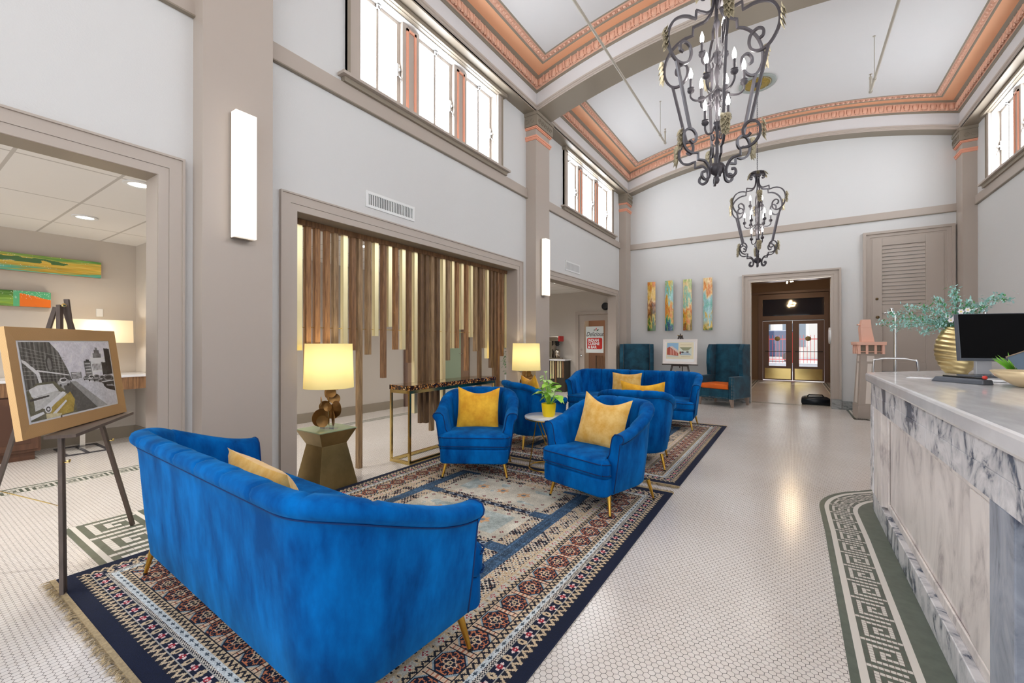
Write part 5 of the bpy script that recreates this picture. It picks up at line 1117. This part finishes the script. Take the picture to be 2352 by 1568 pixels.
tips = [(-.52, 0, .03), (-.46, .02, .10), (-.42, -.03, -.02), (-.34, .02, .16), (-.30, -.05, .02), (-.22, .04, .14), (-.2, -.04, -.06), (-.12, 0, .2), (-.03, .03, .27), (.02, -.03, .20), (.06, .04, .16), (.14, -.02, .13), (.24, .02, .19), (.30, 0, .17), (-.08, -.05, .1), (.02, .06, .1), (-.38, .03, .06), (.1, -.04, .05)]
for (dx, dy, dz) in tips:
    P = [Vector((0, 0, .30)), Vector((dx * .2, dy * .3, .40)), Vector((dx * .65, dy, .40 + dz * .8)), Vector((dx, dy, .40 + dz))]; Q = smooth_path([tuple(p) for p in P], 6); st.tube(Q, .0018, EG, 4)
    for i in range(6, len(Q)):
        for q in range(10):
            c = Vector(Q[i]) + Vector((R.gauss(0, .016), R.gauss(0, .014), R.gauss(0, .016))); v = Vector((R.gauss(-.3, .8), R.gauss(0, .6), R.gauss(.2, .8)))
            leaf(lv, c, v, (.1, .2, 1), R.uniform(.018, .034), .011, EU if R.random() < .85 else EG, .1, .1)
for k in range(60): a = R.uniform(0, 2 * PI); leaf(lv, (R.gauss(0, .03), R.gauss(0, .012), .36), (R.gauss(0, .5), R.gauss(0, .3), 1), (1, 0, .2), R.uniform(.05, .1), .008, EG, .1, .2)
st.build('stems', t); o = lv.build('foliage', t); WB = mat('white_petal', (246, 236, 238), .6)
for k, (x, z) in enumerate(((-.03, .46), (.015, .445), (-.01, .425), (.09, .50), (-.07, .49), (.05, .49))):
    b = MB()
    for q in range(6): a = 2 * PI * q / 6; leaf(b, (x, -.045, z), (cos(a), -.25, sin(a)), (0, -1, 0), .022, .022, WB, .1, .1)
    b.sphere((x, -.047, z), .006, mat('stamen', (230, 220, 120), .6), 6, 4); b.build('blossom', t)
# monitor
t = on_counter('computer_monitor', 'black computer monitor on a silver stand at the right of the marble counter', 'monitor', 1.235, 4.46, .30); b = MB(); M = Matrix.Translation((.03, 0, .285)) @ Matrix.Rotation(-.10, 4, 'X'); b.box(-.275, .275, -.02, .02, -.17, .17, GREYP, M); b.build('housing', t, bevel=.003)
b = MB(); b.box(-.27, .27, -.0215, -.0202, -.152, .165, mat('black_screen', (6, 6, 8), .3, spec=.15), M); b.build('screen', t)
b = MB(); b.box(-.12, -.03, .022, .05, .012, .3, mat('silver_stand', (196, 198, 204), .35, .6)); b.build('stand', t, bevel=.004); b = MB(); b.box(-.18, .06, -.06, .12, 0, .012, GREYP); b.build('foot', t, bevel=.003)
t = on_counter('hole_punch', 'long dark grey paper punch lying on the marble counter before the monitor', 'office tool', .86, 3.70, -.95)
b = MB(); b.hexa([(-.15, -.035, 0), (.15, -.035, 0), (.15, .035, 0), (-.15, .035, 0)], [(-.13, -.025, .032), (.145, -.03, .03), (.145, .03, .03), (-.13, .025, .032)], GREYP); b.build('punch_body', t, bevel=.006)
b = MB(); b.box(-.10, .13, -.008, .008, .032, .042, BLACK); b.build('lever', t, bevel=.003); b = MB(); b.sphere((.13, .0, .042), .012, mat('red_plastic', (220, 70, 60), .4), 8, 6); b.build('red_button', t)
for k, (x, y, w, h, rz, z) in enumerate(((1.0, 4.10, .26, .18, -.7, 0), (.74, 4.05, .12, .1, -.4, 0), (1.03, 3.98, .22, .15, -.6, .0025))):
    t = on_counter('paper_sheet', ['white paper pad on the counter beneath the monitor edge', 'small white slip of paper left of the dark paper punch', 'white folded booklet on top of the paper pad'][k], 'paper', x, y, rz, 'papers on the counter'); t.location.z += z; b = MB(); b.box(-w / 2, w / 2, -h / 2, h / 2, 0, .002 + .002 * (k == 2), mat('white_paper', (238, 238, 240), .7)); b.build('sheet', t)
# gold bowl with air plant
t = on_counter('gold_bowl', 'wide pale gold bowl at the right end of the counter', 'bowl', 1.11, 3.52); b = MB(); PG = mat('pale_gold', (232, 210, 168), .35, .5); b.lathe([(.0001, .002), (.06, .0), (.075, .004), (.15, .055), (.172, .088), (.168, .09), (.145, .06), (.07, .012), (.0001, .01)], PG, 48, cap=False); b.build('bowl_body', t, smooth=True)
t = on_counter('green_plant', 'spiky bright green plant beside the tilted brochure stand', 'plant', 1.22, 4.15); b = MB(); R = random.Random(6)
b.lathe([(.0001, .0), (.05, 0), (.06, .05), (.0001, .05)], GREYP, 20, cap=False); b.build('pot', t, smooth=True, auto=40)
for k in range(24): a = R.uniform(0, 2 * PI); b = MB(); leaf(b, (0, 0, .045), (cos(a) * .6, sin(a) * .6, R.uniform(.5, 1.4)), (-sin(a), cos(a), .2), R.uniform(.09, .16), .018, mat('bright_green_leaf', (124, 190, 60), .5), .1, .25); b.build('leaf', t, smooth=True)
# tilted brochure stand
t = on_counter('brochure_stand', 'tilted clear and blue brochure stand in front of the monitor', 'display stand', 1.27, 3.95, -.45); M = Matrix.Translation((0, 0, .15)) @ Matrix.Rotation(-.5, 4, 'X') @ Matrix.Rotation(-.55, 4, 'Y')
b = MB(); b.box(-.12, .12, -.004, .004, -.065, .075, mat('smoky_panel', (96, 112, 128), .1), M); b.build('panel', t); b = MB(); b.box(-.01, .12, -.0065, -.0045, -.015, .073, mat('blue_print', (40, 110, 190), .3), M); b.add([(.02, -.0075, -.02), (.10, -.0075, -.02), (.06, -.0075, .03)], [(0, 1, 2)], mat('light_blue_print', (150, 196, 226), .3), M); b.build('printed_card', t)
b = MB()
for a, c, p, q in ((-.125, .125, .073, .08), (.118, .126, -.065, .08)): b.box(a, c, -.008, .006, p, q, NICKEL, M)
b.build('edge_trim', t); b = MB(); b.tube([(.05, .0, .06), (.02, .03, .0), (-.02, .07, .004)], .008, BLACK, 6); b.tube([(-.03, 0, .08), (-.06, .03, .004)], .007, PG, 6); b.build('stand_leg', t)

# ------------------------------------------------------------------ luggage cart behind the counter
t = thing('luggage_cart', 'chrome luggage cart with hooked upright poles behind the reception counter', 'luggage cart', (1.42, 6.88, 0), -.24)
b = MB(); slab(b, [(-.5, -.28), (.5, -.28), (.5, .28), (-.5, .28)], .2, .28, .03, mat('cart_deck', (90, 40, 40), .9)); b.build('deck', t)
for x in (-.36, .36):
    b = MB(); b.tube(smooth_path([(x - .2, -.24, .25), (x - .2, -.24, 1.05), (x - .15, -.24, 1.15), (x, -.24, 1.165), (x + .15, -.24, 1.15), (x + .2, -.24, 1.05), (x + .2, -.24, .25)], 4), .012, CHROME, 8); b.build('handle_frame', t, smooth=True)
    b = MB(); b.tube(smooth_path([(x, -.2, .27), (x, -.2, 1.0), (x, -.2, 1.62), (x, -.2, 1.68), (x - .03, -.2, 1.73), (x - .03, -.2, 1.77)], 4), .017, CHROME, 10); b.tube([(x - .10, -.2, 1.70), (x - .02, -.2, 1.735)], .014, CHROME, 8); b.build('pole', t, smooth=True)
for x in (-.42, .42):
    for y in (-.22, .22): b = MB(); b.cyl((x, y - .015, .06), (x, y + .015, .06), .06, BLACK, 16); b.cyl((x, y, .1), (x, y, .2), .012, CHROME, 8); b.build('wheel', t)

# ------------------------------------------------------------------ lounge behind the left opening
t = thing('wall_desk', 'long wall desk with white marble top and brown apron below the painted panels', 'desk', (0, 0, 0)); b = MB(); b.box(-7.99, -7.30, -1.5, 2.17, .90, .93, MARB); b.build('desk_top', t); b = MB(); b.box(-7.34, -7.31, -1.5, 2.17, .74, .90, SL[1]); b.build('apron', t)
t = thing('wooden_cabinet', 'dark brown panelled cabinet under the wall desk at the left picture edge', 'cabinet', (-7.60, .72, 0)); CW = mat('chestnut_cabinet', (98, 66, 48), .45, var=.3, vscale=8, stretch=(3, 3, .5)); b = MB(); b.box(-.33, .22, -.5, .38, .0, .10, CW); b.box(-.35, .27, -.5, .42, .10, .738, CW); b.build('body', t)
b = MB(); b.box(.27, .29, -.02, .40, .13, .72, CW); b.box(.29, .294, .04, .34, .2, .65, mat('chestnut_dark', (80, 52, 38), .5)); b.build('door', t, bevel=.004)
t = thing('chrome_leg_frame', 'chrome support leg with flat floor frame beneath the wall desk', 'desk leg', (-7.50, 1.52, 0)); b = MB(); b.box(-.02, .02, -.025, .025, .012, .738, CHROME); b.build('post', t); b = MB()
for a, c, p, q in ((-.3, .3, -.2, -.17), (-.3, .3, .17, .2), (-.3, -.27, -.17, .17), (.27, .3, -.17, .17)): b.box(a, c, p, q, 0.002, .012, IRON)
b.box(-.27, .27, -.015, .015, .002, .0115, IRON); b.build('base_frame', t)
t = thing('table_lamp', 'table lamp with rectangular linen shade and pale spiral disc base on the wall desk', 'lamp', (-7.62, 1.66, .9305), PI / 2, 'lounge desk lamps'); b = MB(); b.box(-.10, .10, -.06, .06, 0, .02, GLASS); b.build('foot', t)
b = MB(); M = Matrix.Translation((0, -.02, .22)) @ Matrix.Rotation(PI / 2, 4, 'X') @ Matrix.Rotation(.5, 4, 'Y')
for k in range(11): rr = .03 + k * .0135; b.tube([M @ Vector((rr * cos(a), rr * sin(a), 0)) for a in [2 * PI * i / 30 for i in range(30)]], .0048, PALEBRASS, 5, closed=True)
b.cyl((0, -.02, .02), (0, -.02, .40), .006, PALEBRASS); b.build('spiral_disc', t, smooth=True)
b = MB(); P = [(-.36, -.13), (.36, -.13), (.36, .13), (-.36, .13)]
for s_ in (1.0,): b.add([(x * s_, y * s_, .42) for x, y in P] + [(x * s_ * .98, y * s_ * .98, .72) for x, y in P], [(0, 1, 5, 4), (1, 2, 6, 5), (2, 3, 7, 6), (3, 0, 4, 7)], SHADE2)
b.build('lamp_shade', t); lamp('lamp_light', 'POINT', (0, 0, .58), 5.5, (1, .93, .82), .05, parent=t)
t = thing('wall_outlet', 'small white plate on the lounge wall above the rectangular lamp', 'wall plate', (-7.999, 1.79, 1.71)); b = MB(); b.box(0, .01, -.035, .035, 0, .11, WHITEP); b.build('plate', t, bevel=.003)

# ------------------------------------------------------------------ passage seen through the slats
d = bpy.data.objects.new('door_4', None); COL.objects.link(d); struct(d); PB = mat('brown_door_paint', (150, 122, 100), .5)
b = MB(); b.box(-6.899, -6.84, 6.30, 6.36, 0, 2.3, mat('dark_bronze_paint')); b.box(-6.899, -6.86, 6.36, 7.12, 0, 2.3, PB); b.build('door_leaf', d); b = MB(); b.box(-6.86, -6.845, 6.42, 6.47, 1.0, 1.16, CHROME); b.build('lock_plate', d)
d = bpy.data.objects.new('door_5', None); COL.objects.link(d); struct(d); b = MB(); b.box(-9.95, -9.2, YF - .05, YF - .001, 0, 2.2, mat('sage_green_paint', (168, 186, 160), .6)); b.build('door_leaf', d)
d = bpy.data.objects.new('door_6', None); COL.objects.link(d); struct(d); b = MB(); b.box(-9.195, -8.88, YF - .06, YF - .001, 0, 2.3, PB); b.build('door_leaf', d); b = MB(); b.tube([(-9.1, YF - .06, 1.0), (-9.1, YF - .11, 1.0), (-9.24, YF - .11, 1.0)], .012, CHROME, 8); b.build('lever_handle', d)
t = thing('leafy_houseplant', 'dark green trailing plant glimpsed between the slats near the farther lamp', 'plant', (-6.35, 9.6, 0)); b = MB(); b.lathe([(.0001, 0), (.14, 0), (.18, .5), (.0001, .5)], WHITEP, 24, cap=False); b.build('pot', t, smooth=True, auto=40); R = random.Random(8); b = MB(); DG = mat('dark_green_leaf', (52, 110, 48), .5)
for k in range(220): a = R.uniform(0, 2 * PI); z = R.uniform(.5, 1.35); r_ = R.uniform(.05, .24); leaf(b, (r_ * cos(a), r_ * sin(a), z), (cos(a), sin(a), R.uniform(-.8, .5)), (0, 0, 1), .08, .04, DG)
b.build('foliage', t); b = MB(); b.cyl((0, 0, .5), (0, 0, 1.3), .02, SL[1]); b.build('stem', t)

# ------------------------------------------------------------------ coffee room: counter, brewer and glazed door with the restaurant sign
t = thing('coffee_counter', 'white topped coffee counter with brass slat front seen past the middle pilaster', 'counter', (0, 0, 0)); b = MB(); b.box(-6.9, -5.19, 10.50, YF - .03, .86, .90, MARB); b.build('counter_top', t, bevel=.006); b = MB(); b.box(-6.88, -5.22, 10.56, YF - .03, 0, .86, mat('dark_counter_body', (56, 50, 42), .5)); b.build('body', t)
for k in range(16): b = MB(); b.box(-5.29 - k * .075, -5.245 - k * .075, 10.54, 10.5599, R.uniform(.2, .6), .85, PALEBRASS if k % 3 else SL[1]); b.build('slat', t)
t = thing('coffee_brewer', 'steel coffee brewer with red panel on the coffee counter', 'coffee machine', (-5.52, 10.71, .9005)); b = MB(); b.box(-.2, .1, -.15, .15, 0, .03, NICKEL); b.box(-.2, -.1, -.15, .15, .03, .5, NICKEL); b.box(-.2, .1, -.15, .15, .5, .62, NICKEL); b.build('housing', t, bevel=.006)
b = MB(); b.box(.1, .13, -.13, .13, .49, .64, mat('red_panel', (190, 40, 40), .4)); b.build('front_panel', t); b = MB(); b.lathe([(.075, .42), (.03, .36), (.07, .5)], BLACK, 16); b.build('brew_basket', t)
b = MB(); b.lathe([(.0001, .031), (.07, .031), (.075, .2), (.05, .27), (.0001, .27)], NICKEL, 20, cap=False); b.build('carafe', t, smooth=True)
b = MB()
for o, p, e in ((0, .09, .03),): b.box(DRX0 - p, DRX0 - o, YF - e, YF, 0, 2.13 + p, TRIM); b.box(DRX1 + o, DRX1 + p, YF - e, YF, 0, 2.13 + p, TRIM); b.box(DRX0, DRX1, YF - e, YF, 2.13, 2.13 + p, TRIM)
struct(b.build('trim_12'))
d = bpy.data.objects.new('door_7', None); COL.objects.link(d); struct(d); b = MB(); g0, g1 = DRX0 + .16, DRX1 - .14
for a, c, p, q in ((DRX0 + .005, g0, .01, 2.12), (g1, DRX1 - .005, .01, 2.12), (g0, g1, .01, .3), (g0, g1, 1.96, 2.12)): b.box(a, c, YF + .02, YF + .06, p, q, TRIM)
b.build('door_frame', d); b = MB(); b.box(g0, g1, YF + .036, YF + .042, .3, 1.96, GLASS); b.build('pane', d)
b = MB(); b.sphere((DRX0 + .08, YF - .03, 1.0), .028, CHROME, 10, 8); b.cyl((DRX0 + .08, YF - .02, 1.0), (DRX0 + .08, YF + .02, 1.0), .01, CHROME); b.cyl((DRX0 + .08, YF + .005, 1.16), (DRX0 + .08, YF + .02, 1.16), .025, CHROME, 16); b.build('knob', d)
t = thing('restaurant_sign', 'white sign reading Delicious Indian Cuisine and Bar on the glazed door', 'sign', ((g0 + g1) / 2 - .005, YF + .034, 1.08)); b = MB(); b.box(-.255, .255, 0.0, .001, 0, .72, mat('sign_card', (232, 238, 236), .4)); b.build('sheet', t)
SR = mat('sign_red', (206, 44, 36), .5); SK = mat('sign_black', (20, 20, 20), .5); SW = mat('sign_white', (250, 250, 250), .5)
b = MB(); rr = []
for cx_, cy_, a0 in ((.18, .14, -90), (.18, .37, 0), (-.18, .37, 90), (-.18, .14, 180)): rr += arc(cx_, cy_, .04, a0, a0 + 90, 5)
b.add([(x, -.001, z) for x, z in rr], [tuple(range(len(rr)))], SR); b.build('red_badge', t)
text('script_word', 'Delicious', .165, SK, t, (0, -.0015, .455), shear=.35, sx=.80, offset=.001, ext=.0003)
for k, w_ in enumerate(('INDIAN', 'CUISINE', '& BAR')): text('badge_word', w_, .105, SW, t, (-.19, -.002, .305 - k * .092), offset=.0035, ext=.0003, align='LEFT', sx=.86)
b = MB(); M = Matrix.Translation((.05, -.0015, .625)) @ Matrix.Rotation(PI / 2, 4, 'X')
for a, m_ in ((90, SR), (25, mat('sign_green', (40, 90, 50), .5)), (155, mat('sign_green'))):
    q = math.radians(a); b.add([(.05 * cos(q), -.001, .585 + .002), (.05 + .0 + .05 * cos(q) + .018 * sin(q), -.001, .60 + .05 * sin(q) - .018 * cos(q)), (.05 + .085 * cos(q), -.001, .60 + .085 * sin(q)), (.05 + .05 * cos(q) - .018 * sin(q), -.001, .60 + .05 * sin(q) + .018 * cos(q))], [(0, 1, 2, 3)], m_)
b.build('leaf_emblem', t)
# restaurant glimpsed through the door
b = MB(); b.box(-6.2, -2.95, 14.5, 14.6, 0, 2.8, mat('restaurant_wall', (150, 110, 84), .7)); b.box(-6.2, -2.9, YF + .2, 14.5, 2.8, 2.85, CEILM); b.box(-6.3, -6.2, YF + .2, 14.5, 0, 2.8, BACKW); b.box(-2.95, -2.85, YF + .25, 14.5, 0, 2.8, BACKW); struct(b.build('wall_restaurant'))
lamp('restaurant_light', 'POINT', (-4.2, 12.8, 2.3), 40, (1, .85, .65), .04)
for k in range(3):
    t = thing('restaurant_chair', ['leftmost', 'middle', 'rightmost'][k] + ' of the dark red dining chairs glimpsed through the glazed door', 'chair', (-4.95 + k * .55, 12.4 + .3 * k, 0), .4 * k, 'dining chairs behind the glazed door'); m_ = mat('oxblood', (96, 40, 44), .5); b = MB(); b.box(-.2, .2, -.2, .2, .44, .49, m_); b.build('seat', t); b = MB(); b.box(-.2, .2, .18, .21, .55, .95, SL[0]); b.build('backrest', t)
    for sx in (-.18, .18):
        for sy in (-.18, .19): b = MB(); b.box(sx - .015, sx + .015, sy - .015, sy + .015, 0, .44 if sy < 0 else .95, DKWOOD); b.build('leg', t)
t = thing('wall_speaker', 'round black speaker on the coffee room wall above the glazed door', 'speaker', (-4.19, YF - .001, 2.33)); b = MB(); b.lathe([(.0001, 0), (.1, 0), (.1, .06), (.08, .09), (.0001, .09)], BLACK, 24, Matrix.Rotation(PI / 2, 4, 'X')); b.build('housing', t, smooth=True, auto=40)
